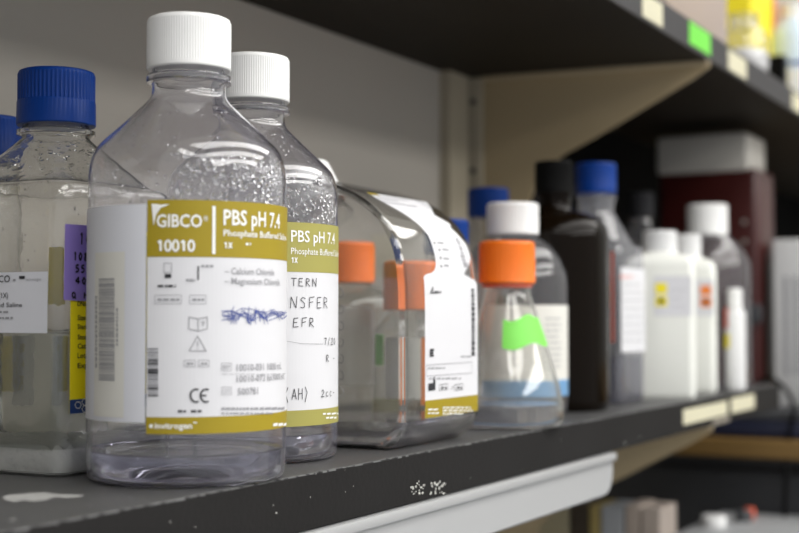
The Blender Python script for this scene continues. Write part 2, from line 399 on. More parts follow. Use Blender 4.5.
# ================================================================== the setting
WX = -0.6225; SX = -0.361; ZB, ZT = 0.3306, 0.3585
def struct(name, mb, mat, smooth=False): o = mb.build(name, mat, None, smooth); o['kind'] = 'structure'; return o
struct('wall_left', MB().box(WX - .1, WX, -1.6, 3.4, -1.2, 1.6), WALLM)
struct('floor', MB().box(WX - .1, 4.2, -1.6, 3.5, -1.25, -1.2), FLOORM)
struct('wall_far', MB().box(WX - .1, 4.2, 3.4, 3.5, -1.2, 1.6), FAR)
struct('ceiling', MB().box(WX - .1, 4.2, -1.6, 3.5, 1.6, 1.65), CEILM)
struct('dark_sheet', MB().box(WX, WX + .004, 1.345, 3.39, -.02, ZB), NEARBLK)                       # near-black sheet laid over the wall beyond the bracket
struct('trim_2', MB().box(WX, WX + .012, 1.256, 1.300, -.6, ZB), POST)                        # vertical post on the wall

# ------------------------------------------------------------------ shelves
t = thing('wall_shelf', 'long black upper shelf seen from below, cream and green tapes on its edge', 'shelf', (0, 0, 0))
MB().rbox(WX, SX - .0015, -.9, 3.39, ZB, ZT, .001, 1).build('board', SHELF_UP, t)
MB().rbox(SX - .0015, SX, -.9, 3.39, ZB, ZT, .0006, 1).build('edge_band', SHELF_EDGE_UP, t)
def edge_tape(parent, mat, pxs, x, name, label, z0=None, z1=None, lift=.0006):
    pts = [on_x(px, py, x) for px, py in pxs]
    ys = [p.y for p in pts]; zs = [p.z for p in pts]
    y0, y1 = min(ys), max(ys); a = z0 if z0 is not None else min(zs); b = z1 if z1 is not None else max(zs)
    return MB().rbox(x, x + lift, y0, y1, a, b, .0002, 1).build(name, mat, parent, label=label)
edge_tape(t, GREEN2, [(689, 30), (710, 40)], SX, 'tape', 'bright green tape', ZB + .0045, ZT - .002)
for (a, b) in (((642, 0), (662, 10)), ((728, 60), (746, 66)), ((792, 100), (812, 110))):
    edge_tape(t, TAPEC, [a, b], SX, 'tape', 'cream paper tape', ZB + .003, ZT - .004)

def bracket(y, ztop, label, hole_rows):
    k = thing('shelf_bracket', label, 'bracket', (-.0021, y + .038, 0), math.radians(4.6), None)
    dz = ztop - ZB
    pp = [on_y(px, py, y) for px, py in ((714, 65), (690, 79), (660, 98), (620, 123), (595, 138), (569, 153), (552, 165), (540, 181), (531, 205), (526, 240), (523, 290), (522, 330))]
    prof = [(WX + .001, ztop)] + [(SX - .0004, ztop)] + [(min(p.x, SX - .0004), min(p.z + dz, ztop - .004)) for p in pp] + [(WX + .001, pp[-1].z + dz)]
    th = .003
    vs = [(x, -th / 2, z) for x, z in prof] + [(x, th / 2, z) for x, z in prof]; n = len(prof)
    mesh_obj('plate', vs, [tuple(range(n - 1, -1, -1)), tuple(range(n, 2 * n))] + [(i, (i + 1) % n, n + (i + 1) % n, n + i) for i in range(n)], BRKT, k)
    zl = pp[-1].z + dz
    MB().rbox(WX + .0005, WX + .024, -.006, -.0015, zl, ztop, .001, 1).build('wall_flange', POST, k)
    MB().rbox(WX + .024, SX - .0005, -.010, -.0015, ztop - .0035, ztop, .0008, 1).build('top_flange', BRKT2, k)
    sc = MB()
    for z in hole_rows:
        sc.lathe([(.0001, 0), (.0032, 0), (.0032, .0014), (.002, .002), (.0001, .002)], 14, m=Matrix.Translation((WX + .014, -.006, z)) @ Matrix.Rotation(PI / 2, 4, 'X'))
    sc.build('screw', CHAR, k, True)
    return k
bracket(1.324, ZB, 'beige steel bracket plate with curved edge under the upper shelf', (.305, .232))
bracket(1.324, -.0277, 'beige steel bracket plate under the lower shelf', (-.06, -.13))

t = thing('wall_shelf', 'long black lower shelf carrying all the bottles, chipped front edge', 'shelf', (0, 0, 0))
SE = 1.618
MB().rbox(WX, SX - .0015, -.5, SE, -.0277, 0, .001, 1).build('board', SHELF_TOP, t)
MB().rbox(SX - .0015, SX, -.5, SE, -.0277, -.0002, .0005, 1).build('edge_band', SHELF_EDGE, t)
rnd = random.Random(3)
mb = MB()
y = .2
while y < 1.3:      # worn specks along the arris
    e = y + rnd.uniform(.001, .009)
    h_ = rnd.uniform(.0001, .0008)
    mb.box(SX - .0010 - rnd.uniform(0, .0016), SX + .00012, y, e, -h_, .00010); y = e + rnd.uniform(.0004, .006) * (1 if y < .6 else 2.2)
mb.build('worn_edge', WEAR, t, label='pale worn line along the front edge')
mb = MB()
def chip(px, py, s):
    p = on_x(px, py, SX); n = rnd.randint(5, 7); a0 = rnd.random() * 6
    mb.add([Vector((SX + .0002, p.y + s * rnd.uniform(.5, 1.1) * math.cos(a0 + 2 * PI * i / n), p.z + s * rnd.uniform(.3, .8) * math.sin(a0 + 2 * PI * i / n))) for i in range(n)], [tuple(range(n))])
for _ in range(46): chip(rnd.choice((rnd.uniform(411, 424), rnd.uniform(428, 447))), rnd.uniform(481, 494), rnd.uniform(.0006, .0016))
for px, py, s in ((276, 513, .0009), (273, 505, .0005), (353, 486, .0005), (345, 492, .0005), (625, 443, .0014), (560, 440, .0006), (522, 470, .0006), (310, 497, .0005), (195, 527, .0005), (170, 522, .0005), (640, 437, .0008), (470, 478, .0004)): chip(px, py, s)
mb.build('chips', CHIP, t, label='pale paint chips on the front edge')
edge_tape(t, TAPEC, [(683, 420), (727, 412)], SX, 'tape', 'long cream tape strip', -.0205, -.0065)
edge_tape(t, TAPEC, [(731, 406), (754, 402)], SX, 'tape', 'short cream tape strip', -.0205, -.005)
p = on_x(721, 424, SX); MB().rbox(SX, SX + .001, p.y - .03, p.y + .03, -.0277, -.0225, .0004, 1).build('clip', METAL, t)
sp = MB()
pa = [on_z(px, py, .0002) for px, py in ((2, 497), (10, 494.5), (20, 494), (32, 493), (45, 492), (52, 493.5), (66, 494.5), (84, 495), (80, 497), (66, 498), (55, 497), (46, 500), (34, 501.5), (24, 500), (14, 502), (6, 500))]
sp.add(pa, [tuple(range(len(pa)))])
for px, py, s in ( (12, 520, .003), (90, 505, .0015), (120, 500, .001), (330, 460, .0012), (432, 446, .0022), (345, 470, .001)):
    p = on_z(px, py, .0002); n = 9
    sp.add([p + Vector((s * .6 * rnd.uniform(.3, 1) * math.cos(2 * PI * i / n), s * 1.0 * rnd.uniform(.3, 1) * math.sin(2 * PI * i / n), 0)) for i in range(n)], [tuple(range(n))])
sp.build('spill_marks', solid('dried_spill', (.36, .36, .35), .7, .35, 120), t, label='dried white spill marks on the shelf top')

t = thing('under_shelf_lamp', 'white lamp housing with rounded end mounted under the lower shelf', 'lamp', (0, 0, 0))
pe = on_x(614, 470, SX + .001); zl = on_x(592, 501, SX).z; Rr = .017
prof = [(-.5, -.0279), (pe.y, -.0279)] + [(pe.y - Rr + Rr * math.cos(a), zl + Rr - Rr * math.sin(a)) for a in [PI / 2 * i / 8 for i in range(9)]] + [(-.5, zl)]
n = len(prof)
vs = [(SX - .075, a, b) for a, b in prof] + [(SX - .002, a, b) for a, b in prof] + [(SX + .001, a - .003 * (a > 0), b + (.002 if b < -.04 else -.004)) for a, b in prof]
fs = [tuple(range(n - 1, -1, -1)), tuple(range(2 * n, 3 * n))] + [(q * n + i, q * n + (i + 1) % n, (q + 1) * n + (i + 1) % n, (q + 1) * n + i) for q in (0, 1) for i in range(n)]
mesh_obj('housing', vs, fs, LAMPH, t)
MB().rbox(SX + .0005, SX + .004, -.5, pe.y - .001, -.0345, -.0280, .0015, 2).build('rim', LAMPH, t, True)

# ================================================================== the two round bottles
BR = .048
BODY = [(.0001, .0075), (.018, .0065), (.030, .0035), (.038, .0010), (.0415, .0), (.0445, .0003), (.0468, .0016), (.0477, .0050), (BR, .012), (BR, .030), (BR, .060), (BR, .100), (BR, .140), (.0478, .1475), (.0468, .1535), (.0445, .1590), (.0405, .1635), (.032, .1715), (.0235, .1797), (.0195, .1838), (.0182, .1868), (.0180, .1905)]
NECK = [(.0180, .1905), (.0181, .1918), (.0206, .1922), (.0208, .1940), (.0206, .1958), (.0182, .1964), (.0178, .1975), (.0178, .2130)]
def body_at(z):
    for (r0, z0), (r1, z1) in zip(BODY[5:], BODY[6:]):
        if z0 <= z <= z1 and z1 > z0:
            k = (z - z0) / (z1 - z0); sl = Vector((z1 - z0, -(r1 - r0))).normalized()
            return r0 + (r1 - r0) * k, sl
    return BR, Vector((1, 0))
def wall_drop(zlo, zhi, alo, ahi, inset=.0013):
    def f(r):
        z = zlo + (zhi - zlo) * r.random(); a = alo + (ahi - alo) * r.random(); rad, sl = body_at(z)
        nrm = Vector((math.sin(a) * sl.x, -math.cos(a) * sl.x, sl.y))
        return Vector((math.sin(a) * rad, -math.cos(a) * rad, z)) - nrm * inset, nrm
    return f
def pbs_bottle(loc, label, variant):
    rz = facing(loc)
    t = thing('media_bottle', label, 'bottle', loc, rz, 'round clear bottles with white ribbed caps')
    sm = smooth_prof(BODY[4:], 3)
    MB().lathe(hollow(BODY[:4] + sm[:-1] + NECK), 96, True, True).build('body', GPET, t, True, 60)
    cap_mesh(.0206, .1988, .2243, 100, .00028).build('cap', CAPW, t, True, 30)
    # a little liquid left over the domed base
    MB().lathe([(.0001, .0098), (.018, .0088), (.030, .0058), (.037, .0030), (.0405, .0022), (.0428, .0028), (.0448, .0048), (.0458, .0080), (.0466, .0125), (.0467, .0150), (.0456, .0143), (.040, .0140), (.0001, .0140)], 96).build('liquid', WATER, t, True, 60)
    P = Print(cyl_surf(BR)); f = cyl_px(loc, BR)
    def digits(st, x0, x1, yb, yt, w):
        a0, a1 = f(x0, yb)[0], f(x1, yb)[0]; z0_, z1_ = f((x0 + x1) / 2, yb)[1], f((x0 + x1) / 2, yt)[1]; cw = (a1 - a0) / len(st)
        for i, ch in enumerate(st):
            for ln in {'0': [[(.5 + .36 * math.cos(a), .5 + .5 * math.sin(a)) for a in [2 * PI * k / 16 for k in range(17)]]], '1': [[(.2, .78), (.55, 1), (.55, 0)]], 'X': [[(.12, 0), (.88, 1)], [(.12, 1), (.88, 0)]]}[ch]:
                P.stroke(INKW, [(a0 + cw * (i + x), z0_ + (z1_ - z0_) * y) for x, y in ln], w)
    if variant == 1:
        sL, z1 = f(148, 200); z0 = f(148, 434)[1]; zb = f(150, 257)[1]; zo = f(148, 417)[1]; sR = BR * 2.0
        P.rect(PAPER, sL, sR, z0, z1, .0003)
        P.rect(OLIVE, sL, sR, zb, z1, .00045); P.rect(OLIVE, sL, sR, z0, zo, .00045, new=True)
        tx = lambda m, s, x0, x1, yb, yt, b=0.0, lean=0: P.text(m, s, f(x0, yb)[0], f(x1, yb)[0], f(x0, yb)[1], f(x0, yt)[1], b, shear=lean)
        P.poly(INKW, [f(152, 204), f(154, 226), f(156.5, 215), f(161, 208), f(170, 204.5)])
        tx(INKW, 'GIBCO', 157, 202, 227, 214.5, .022); tx(INKW, '®', 203, 208, 221, 216)
        digits('10010', 157, 195, 251, 240.5, .0011)
        P.rect(INKW, f(212, 230)[0], f(215.2, 230)[0], f(212, 254)[1], f(212, 206)[1], .0006)
        tx(INKW, 'PBS pH 7.4', 223, 278.5, 224.5, 209.5, .02)
        tx(INKW, 'Phosphate Buffered Saline', 223, 284.5, 236, 229.5, .012); digits('1X', 223, 232, 248.3, 242.5, .0006)
        bars(P, f, INKW, 245, 250, 243, 2, 1)
        # symbols
        P.frame(INKG, f(164, 270)[0], f(172, 270)[0], f(166, 273)[1], f(166, 263)[1]); P.rect(INKK, f(165, 275)[0], f(171.5, 275)[0], f(168, 278)[1], f(168, 274)[1], .0006)
        bars(P, f, INKK, 158, 176, 285, 2, 2)
        P.rect(INKK, f(197.4, 272)[0], f(198.8, 272)[0], f(198, 280)[1], f(198, 266)[1], .0006); bars(P, f, INKG, 201, 213, 265, 2, 3); bars(P, f, INKG, 186, 195, 279, 2, 4)
        for x0, x1, y0, y1 in ((155, 181.5, 295, 304), (189.5, 206, 295, 304), (184, 195, 360, 367), (198, 209, 360, 367)):
            P.frame(INKG, f(x0, y1)[0], f(x1, y1)[0], f(x0, y1)[1], f(x0, y0)[1], .0002); bars(P, f, INKG, x0 + 3, x1 - 2, (y0 + y1) / 2 - 1, 2, int(x0))
        for pts in ([(189, 317), (189, 329), (198, 331), (207, 329), (207, 317), (198, 319), (189, 317)], [(198, 319), (198, 331)], [(201, 322), (204, 322), (202, 326)], [(197.5, 336), (189, 351), (206, 351), (197.5, 336)], [(197.5, 341), (197.5, 346)], [(197.5, 348), (197.5, 349)]):
            P.stroke(INKG, [f(*q) for q in pts], .00038)
        for cx in (196, 206):     # the conformity mark: two open round letters
            P.stroke(INKK, [f(cx + 5.6 * math.cos(a), 395.5 + 6.4 * math.sin(a)) for a in [math.radians(65 + 230 * i / 14) for i in range(15)]], .0008)
        P.stroke(INKK, [f(200.6, 395.5), f(206, 395.5)], .0007)
        bars(P, f, INKK, 178, 186, 410, 2, 5); bars(P, f, INKK, 191, 202, 410, 2, 6)
        r2 = random.Random(5); yy = 348
        while yy < 395:
            h = r2.uniform(.6, 2.6); P.rect(INKK if r2.random() < .5 else INKG, f(147.5, yy)[0] + .0004, f(158.5, yy)[0], f(153, yy + h)[1], f(153, yy)[1], .0006); yy += h + r2.uniform(.5, 1.6)
        tx(INKG, '– Calcium Chloride', 224, 273, 274, 267.5, .004); tx(INKG, '– Magnesium Chloride', 224, 278.5, 284, 277.5, .004)
        r3 = random.Random(11)
        for k in range(7):
            P.stroke(INKB, [f(max(221, min(285.4, x + r3.uniform(-3, 3))), 316 - (x - 222) * .03 + 9 * r3.uniform(-1, 1) * (1 - abs(x - 250) / 60)) for x in [223 + 62 * i / 9 for i in range(10)]], .0003)
        for k in range(16):
            x = r3.uniform(226, 276); P.stroke(INKB, [f(x, 310 + r3.uniform(-4, 4)), f(x + r3.uniform(-3, 6), 320 + r3.uniform(-5, 5))], .0003)
        for y0, y1 in ((363, 371), (387, 395)):
            P.frame(INKG, f(221, y1)[0], f(231, y1)[0], f(221, y1)[1], f(221, y0)[1], .0002)
        tx(INKG, 'REF', 222.5, 229.5, 369, 365); tx(INKG, 'LOT', 222.5, 229.5, 393, 389)
        tx(INKG, '10010-031 1000 mL', 236, 280, 371, 364, .004); tx(INKG, '10010-072 6x1000 mL', 236, 283, 382, 375.5, .004); tx(INKG, '500781', 237, 257, 395, 388, .004)
        bars(P, f, INKG, 221, 284, 374, .4, 20); bars(P, f, INKG, 221, 285, 407.5, 2, 7); bars(P, f, INKG, 221, 272, 412.5, 1.5, 8)
        tx(INKW, 'invitrogen', 155, 192, 428.5, 422.5, .02); bars(P, f, INKW, 193, 197, 422, 1, 9)
        q = f(151.5, 426); P.poly(INKW, [(q[0] + .0010 * math.cos(i * PI / 4), q[1] + .0010 * math.sin(i * PI / 4)) for i in range(8)])
        bars(P, f, INKW, 272, 285, 423.5, 2.6, 10)
        P.emit(t, {'white_paper': 'label', 'olive_print': 'colour_band', 'white_print': 'lettering', 'black_print': 'symbols', 'grey_print': 'small_print', 'blue_ink': 'pen_scribble'})
        # pale barcode strip wrapped round the left side
        P = Print(cyl_surf(BR)); z1 = f(120, 205)[1]; z0 = f(120, 422)[1]
        P.rect(PAPER2, -BR * 2.6, sL - .0006, z0, z1, .00025)
        P.rect(PAPER3, f(95.5, 300)[0], f(125, 300)[0], f(110, 417)[1], f(110, 252)[1], .0004)
        r2 = random.Random(9); yy = 278.5
        while yy < 380:
            h = r2.uniform(.5, 1.8); P.rect(INKG, f(100, yy)[0], f(115.5, yy)[0], f(108, yy + h)[1], f(108, yy)[1], .0006); yy += h + r2.uniform(.5, 1.2)
        for x, y0, y1 in ((97.3, 296, 368), (118, 308, 345)):
            yy = y0
            while yy < y1:
                h = r2.uniform(2, 5); P.rect(INKG, f(x - .8, yy)[0], f(x + .8, yy)[0], f(x, yy + h)[1], f(x, yy)[1], .0006); yy += h + 1.2
        P.emit(t, {'grey_paper': 'side_label', 'cream_paper': 'barcode_patch', 'grey_print': 'barcode'})
        rnd = random.Random(21)
        drops(t, wall_drop(.130, .1535, -.15, 1.45), .0005, .0016, 420, rnd)
        drops(t, wall_drop(.133, .1800, -1.5, 1.5), .0002, .0007, 260, rnd, name='fine_mist')
        drops(t, wall_drop(.133, .1535, 1.5, 4.6), .0003, .0010, 200, rnd, name='far_side_drops')
    else:
        zt = f(300, 222.5)[1]; zb = f(300, 272)[1]; z0 = f(305, 426)[1]; zo = f(305, 410)[1]; sL = -BR * .5; sR = BR * 1.95
        P.rect(PAPER, sL, sR, z0, zt, .0003)
        P.rect(OLIVE2, sL, sR, zb, zt, .00045); P.rect(OLIVE2, sL, sR, z0, zo, .00045, new=True)
        tx = lambda m, s, x0, x1, yb, yt, b=0.0: P.text(m, s, f(x0, yb)[0], f(x1, yb)[0], f(x0, yb)[1], f(x0, yt)[1], b)
        tx(INKW, 'PBS pH 7.4', 290.5, 333.5, 241.5, 230, .012); tx(INKW, 'Phosphate Buffered Saline', 290.5, 337.2, 254, 247.5, .004); digits('1X', 290.5, 297, 263, 257.5, .0006)
        hd = lambda s, x0, x1, yb, yt: P.hand(INKK, s, f(x0, yb)[0], f(x1, yb)[0], f(x0, yb)[1], f(x0, yt)[1])
        hd('TERN', 290, 317, 286, 278); hd('NSFER', 289, 328, 308, 297); hd('EFR', 292, 315, 327, 318)
        hd('7/20', 323, 334.5, 345, 338); hd('Ro-t', 325, 336, 362, 355); hd('(AH)', 284, 309, 400, 389); hd('2cc-', 320, 334, 397, 390)
        P.stroke(INKG, [f(286, 341), f(300, 343.5), f(322, 344)], .0002)
        bars(P, f, INKW, 322, 337, 413, 2, 3); bars(P, f, INKW, 325, 337, 417, 2, 4)
        P.emit(t, {'white_paper': 'label', 'pale_olive_print': 'colour_band', 'white_print': 'lettering', 'black_print': 'handwriting', 'grey_print': 'ruled_line'})
        rnd = random.Random(22)
        drops(t, wall_drop(.127, .1560, .2, 1.55), .0004, .0013, 520, rnd)
        drops(t, wall_drop(.150, .1840, -.6, 1.5), .0002, .0006, 420, rnd, name='fine_mist')
    return t
B1 = at(187.5, .669); B2 = at(252, .768)
pbs_bottle(B1, 'large clear bottle in front, white cap, yellow-green label numbered 10010', 1)
pbs_bottle(B2, 'clear white-capped bottle with black handwriting on its label, behind the front bottle', 2)

# ================================================================== square bottles with blue caps
def square_body(a, zsh, zneck, rn, c=.010):
    R = [sq_ring(a * .55, a * .30, .0035), sq_ring(a * .86, c * .9, .0008), sq_ring(a * .92, c, .0), sq_ring(a * .975, c, .0022), sq_ring(a, c, .007)]
    R += [sq_ring(a, c, z) for z in (.03, zsh * .5, zsh - .01)]
    for k in range(1, 5):
        u = k / 4 * PI / 2; R.append(sq_ring(a - .006 * (1 - math.cos(u)), c + .001 * k, zsh - .006 + .006 * math.sin(u)))
    a1 = a - .006
    for k in range(1, 7):
        u = k / 6; h = a1 + (rn - a1) * u; R.append(sq_ring(h, min(h, c + .004 + (rn - c - .004) * u ** .8) if u < 1 else rn, zsh + (zneck - zsh) * (u ** 1.05)))
    return R
def ring_inset(R, t):
    return [[Vector((p.x - t * (1 if p.x > 0 else -1) * min(1, abs(p.x) / .006), p.y - t * (1 if p.y > 0 else -1) * min(1, abs(p.y) / .006), p.z)) for p in r] for r in R]
def square_bottle(loc, label, a, zsh, zneck, rn, ztop, rcap, caph, mat=PETSQ, rz=0.0, group=None, c=.010, thick=False):
    t = thing('square_bottle', label, 'bottle', loc, rz, group)
    zc = ztop - caph
    out = square_body(a, zsh, zneck, rn, c)
    for r_, z_ in ((rn, zneck + .001), (rn + .0012, zc - .0055), (rn + .0028, zc - .005), (rn + .0028, zc - .0028), (rn, zc - .002), (rn * .97, zc), (rn * .97, ztop - .01)): out.append(sq_ring(r_, r_, z_))
    if thick:
        inn = ring_inset(out, .0010)
        for r_ in inn[:3]:
            for p in r_: p.z += .0016
        MB().rings(out + inn[::-1], True, True).build('body', mat, t, True, 50)
    else:
        MB().rings(out, True, False).build('body', mat, t, True, 50)
    return t, zc
S1 = at(54.5, .725); A1 = .0450
t, zc = square_bottle(S1, 'blue-capped square bottle at left, half full over white sediment', A1, .1462, .1722, .0178, .2085, .0206, .0292, GPSQ, c=.008, thick=True)
cap_mesh(.0202, zc, .2085, 56, .0004, band=.42, flare=.0005).build('cap', CAPB, t, True, 30)
ai = A1 - .0013
MB().rings([sq_ring(ai * .95, .009, .0130), sq_ring(ai, .0095, .0135), sq_ring(ai, .0095, .0705), sq_ring(ai - .0006, .0095, .0700)], True, True).build('liquid', LIQ, t, True, 50)
sd = bmesh.new()
rings = [sq_ring(ai * .96, .009, .0016), sq_ring(ai - .0007, .009, .006), sq_ring(ai - .0007, .009, .0125)]
top = [Vector((p.x, p.y, .0145 + .0022 * math.sin(i * 1.9) * random.uniform(.2, 1))) for i, p in enumerate(sq_ring(ai - .0008, .009, 0))]
rings += [top] + [[Vector((p.x * k, p.y * k, .0150 + random.uniform(-.0012, .0012))) for p in top] for k in (.9, .75, .55, .3, .05)]
sd.free(); MB().rings(rings).build('sediment', SALT, t, True, 60)
def local(fn, loc): return lambda px, py, v: fn(px, py, v) - Vector(loc)
fy, fx = local(on_y, S1), local(on_x, S1)
yF, xF = S1[1] - A1, S1[0] + A1
P = Print(side_y(-A1))
g = lambda px, py: (fy(px, py, yF).x, fy(px, py, yF).z)
P.rect(PAPER2, max(-A1 + .01, g(-70, 300)[0]), min(A1 - .0085, g(49.5, 300)[0]), g(20, 333)[1], g(20, 272)[1], .0003)
zA = lambda y: g(20, y)[1]
P.text(INKK, 'GIBCO', g(-13, 282)[0], g(11, 282)[0], zA(282), zA(275), .01); bars(P, g, INKG, 14, 18, 279, 2, 1); bars(P, g, INKK, 20, 26, 276, 3, 2, .0007)
P.text(INKG, 'technologies', g(27, 281)[0], g(42, 281)[0], zA(281), zA(278)); P.text(INKK, '(1X)', g(0, 298)[0], g(9, 298)[0], zA(298), zA(292.5), .006)
P.text(INKK, 'Buffered Saline', g(-18, 307)[0], g(23, 307)[0], zA(307), zA(302.5), .006); bars(P, g, INKG, -8, 10, 311, 2, 5); bars(P, g, INKG, -8, 14, 317, 2, 6)
P.emit(t, {'grey_paper': 'label', 'black_print': 'lettering', 'grey_print': 'small_print'})
P = Print(side_x(A1))
h = lambda px, py: (fx(px, py, xF).y, fx(px, py, xF).z)
P.rect(YELL, h(70, 300)[0], A1 - .012, h(80, 413)[1], h(80, 226)[1], .0003)
P.rect(NAVY, h(70, 300)[0], A1 - .012, h(80, 413)[1], h(80, 399)[1], .00045)
for i, (st, yy) in enumerate((('DNase', 306), ('Size: 1', 320), ('Sterile', 329), ('Store', 339.5), ('Cat#:', 348.5), ('Lot#:', 358), ('Exp:', 368))):
    P.text(INKK, st, h(76.5, yy)[0], h(88.5, yy)[0], h(78, yy)[1], h(78, yy - 5)[1], .012)
for cx, cy in ((77, 405), (84, 402), (84, 409), (91, 405)):
    P.stroke(INKW, [h(cx + 3.2 * math.cos(i * PI / 3), cy + 3.6 * math.sin(i * PI / 3)) for i in range(7)], .0004)
P.emit(t, {'yellow_label_paper': 'yellow_label', 'navy_print': 'hexagon_band', 'black_print': 'lettering', 'white_print': 'hexagons'})
P = Print(side_x(A1 + .0006))
pa = [h(63.5, 224), h(62, 300), h(100, 302), h(100, 226)]
P.poly(PURP, pa, .0004)
hd = lambda s, x0, x1, yb, yt: P.hand(INKK, s, h(x0, yb)[0], h(x1, yb)[0], h(x0, yb)[1], h(x0, yt)[1], .0009)
hd('10', 77, 90, 244, 233); hd('108g', 71, 92, 260, 252); hd('55g', 73, 90, 272, 265); hd('40m', 73, 92, 284, 277); hd('Q H2O', 69, 100, 298, 292)
P.emit(t, {'purple_note_paper': 'purple_note', 'black_print': 'handwriting'})
P = Print(side_y(A1 + .0006))       # labels on the far sides, read through the bottle
gb = lambda px, py: (fy(px, py, S1[1] + A1).x, fy(px, py, S1[1] + A1).z)
P.rect(OLIVE3, max(-A1 + .01, gb(8, 340)[0]), gb(42, 340)[0], gb(20, 388)[1], gb(20, 335)[1], .0002)
P.rect(FROST, gb(53, 340)[0], gb(72, 340)[0], gb(60, 402)[1], gb(60, 335)[1], .0002); P.rect(OLIVE3, gb(52, 250)[0], gb(64, 250)[0], gb(60, 305)[1], gb(60, 248)[1], .0002)
P.emit(t, {'faded_olive_print': 'back_label', 'frosted_label': 'back_label'})
rnd = random.Random(31)
def sq_drop(zlo, zhi):
    def f(r):
        z = zlo + (zhi - zlo) * r.random(); u = r.uniform(-.85, .85) * A1
        return (Vector((u, -A1 + .0003, z)), Vector((0, -1, 0))) if r.random() < .5 else (Vector((A1 - .0003, u, z)), Vector((1, 0, 0)))
    return f
drops(t, sq_drop(.075, .143), .0003, .0010, 130, rnd)
def sh_drop(r):
    a = r.random() * 2 * PI; k = r.random(); rad = .019 + .018 * k
    return Vector((rad * math.cos(a), rad * math.sin(a), .1690 - .017 * k)), Vector((.4 * math.cos(a), .4 * math.sin(a), .9)).normalized()
drops(t, sh_drop, .0004, .0013, 240, rnd, name='shoulder_drops')

# small blue capped bottle by the wall
L0 = (-.580, .585, 0)
t = thing('round_bottle', 'blue-capped bottle at the far left edge, mostly hidden behind the half-full one', 'bottle', L0)
MB().lathe([(.0001, .002), (.014, .001), (.016, 0), (.0175, .003), (.018, .008), (.018, .150), (.0165, .157), (.0160, .160), (.0160, .188)], 48, True, False).build('body', PETSQ, t, True, 50)
cap_mesh(.0178, .166, .1934, 48, .0004, band=.4).build('cap', CAPB, t, True, 30)

# ================================================================== broad rounded bottle
Y0, Y1 = .703, .806; YC = (Y0 + Y1) / 2
TB = (-.4500, YC, 0)
arc = []
pro = [(-.012, 0), (.058, 0), (.066, .0012), (.0735, .006), (.0778, .013), (.0790, .022), (.0790, .050), (.0790, .080), (.0785, .098), (.0768, .112), (.0728, .1245), (.066, .1355), (.056, .1450), (.044, .1525), (.030, .1580), (.014, .1625), (-.002, .1650), (-.022, .1655), (-.040, .162), (-.056, .152), (-.067, .137), (-.074, .118), (-.076, .095), (-.076, .050), (-.075, .018), (-.070, .006), (-.062, .0010), (-.052, 0)]
n = len(pro)
pro2 = []
for i in range(n):
    p0, p1, p2, p3 = pro[i - 1], pro[i], pro[(i + 1) % n], pro[(i + 2) % n]
    m_ = 1 if abs(p1[1]) < 1e-6 and abs(p2[1]) < 1e-6 else 3
    for k in range(m_):
        tt = k / m_
        pro2.append(tuple(.5 * (2 * p1[d] + (p2[d] - p0[d]) * tt + (2 * p0[d] - 5 * p1[d] + 4 * p2[d] - p3[d]) * tt * tt + (3 * p1[d] - p0[d] - 3 * p2[d] + p3[d]) * tt ** 3) for d in (0, 1)))
pro2 = [(x, max(0.0, z)) for x, z in pro2]
def inset(poly, d):
    return [(.0015 + (x - .0015) * (1 - d / .0775), .0828 + (z - .0828) * (1 - d / .0828)) for x, z in poly]
t = thing('broad_bottle', 'broad clear bottle with rounded shoulder, long white label bent over its side', 'bottle', TB)
hy = (Y1 - Y0) / 2
secs = [(-hy, -1), (-hy, .0034), (-hy + .00001, .0029), (-hy + .0004, .0017), (-hy + .0010, .0008), (-hy + .0020, .0003), (-hy + .0036, 0), (hy - .0036, 0), (hy - .0020, .0003), (hy - .0010, .0008), (hy - .0004, .0017), (hy - .00001, .0029), (hy, .0034), (hy, -1)]
def tb_ring(yy, d, e=0.0):
    if d < 0: return [Vector((x * .85, yy, .083 + (z - .083) * .85)) for x, z in inset(pro2, .0034 + e)]
    return [Vector((x, yy, z)) for x, z in inset(pro2, d + e)]
tb = MB().rings([tb_ring(yy, d) for yy, d in secs])
nf = len(tb.f)
tb.rings([tb_ring(yy * (hy - .0019) / hy, d, .0018) for yy, d in secs])
ob = tb.build('body', GTB, t, True, 50)
bm = bmesh.new(); bm.from_mesh(ob.data); bm.faces.ensure_lookup_table()
for fc in bm.faces[nf:]: fc.normal_flip()
bm.to_mesh(ob.data); bm.free()
mt = Matrix.Translation((-.009, 0, .141)) @ Matrix.Rotation(math.radians(-30), 4, 'Y')
MB().lathe([(.0215, -.004), (.019, .002), (.0185, .006), (.0200, .0062), (.0200, .0085), (.0185, .009), (.0185, .022)], 48, False, False, mt).build('neck', PETBIG, t, True, 50)
# the white tilted cap just over the shoulder
cap_mesh(.0206, .008, .034, 60, .0004, m=mt).build('cap', CAPW, t, True, 30)
wl = [(x * .972, .004 + z * .0 + (z if z < .016 else .016)) for x, z in inset(pro2, .002)]
lo = [(x, z) for x, z in inset(pro2, .0018) if z < .0175]
lo.sort(key=lambda p: math.atan2(p[1] - .0175, p[0]))
MB().rings([[Vector((x * .985, s, max(.0022, z))) for x, z in lo] for s in (-hy + .0045, hy - .0045)]).build('liquid', WATER, t)
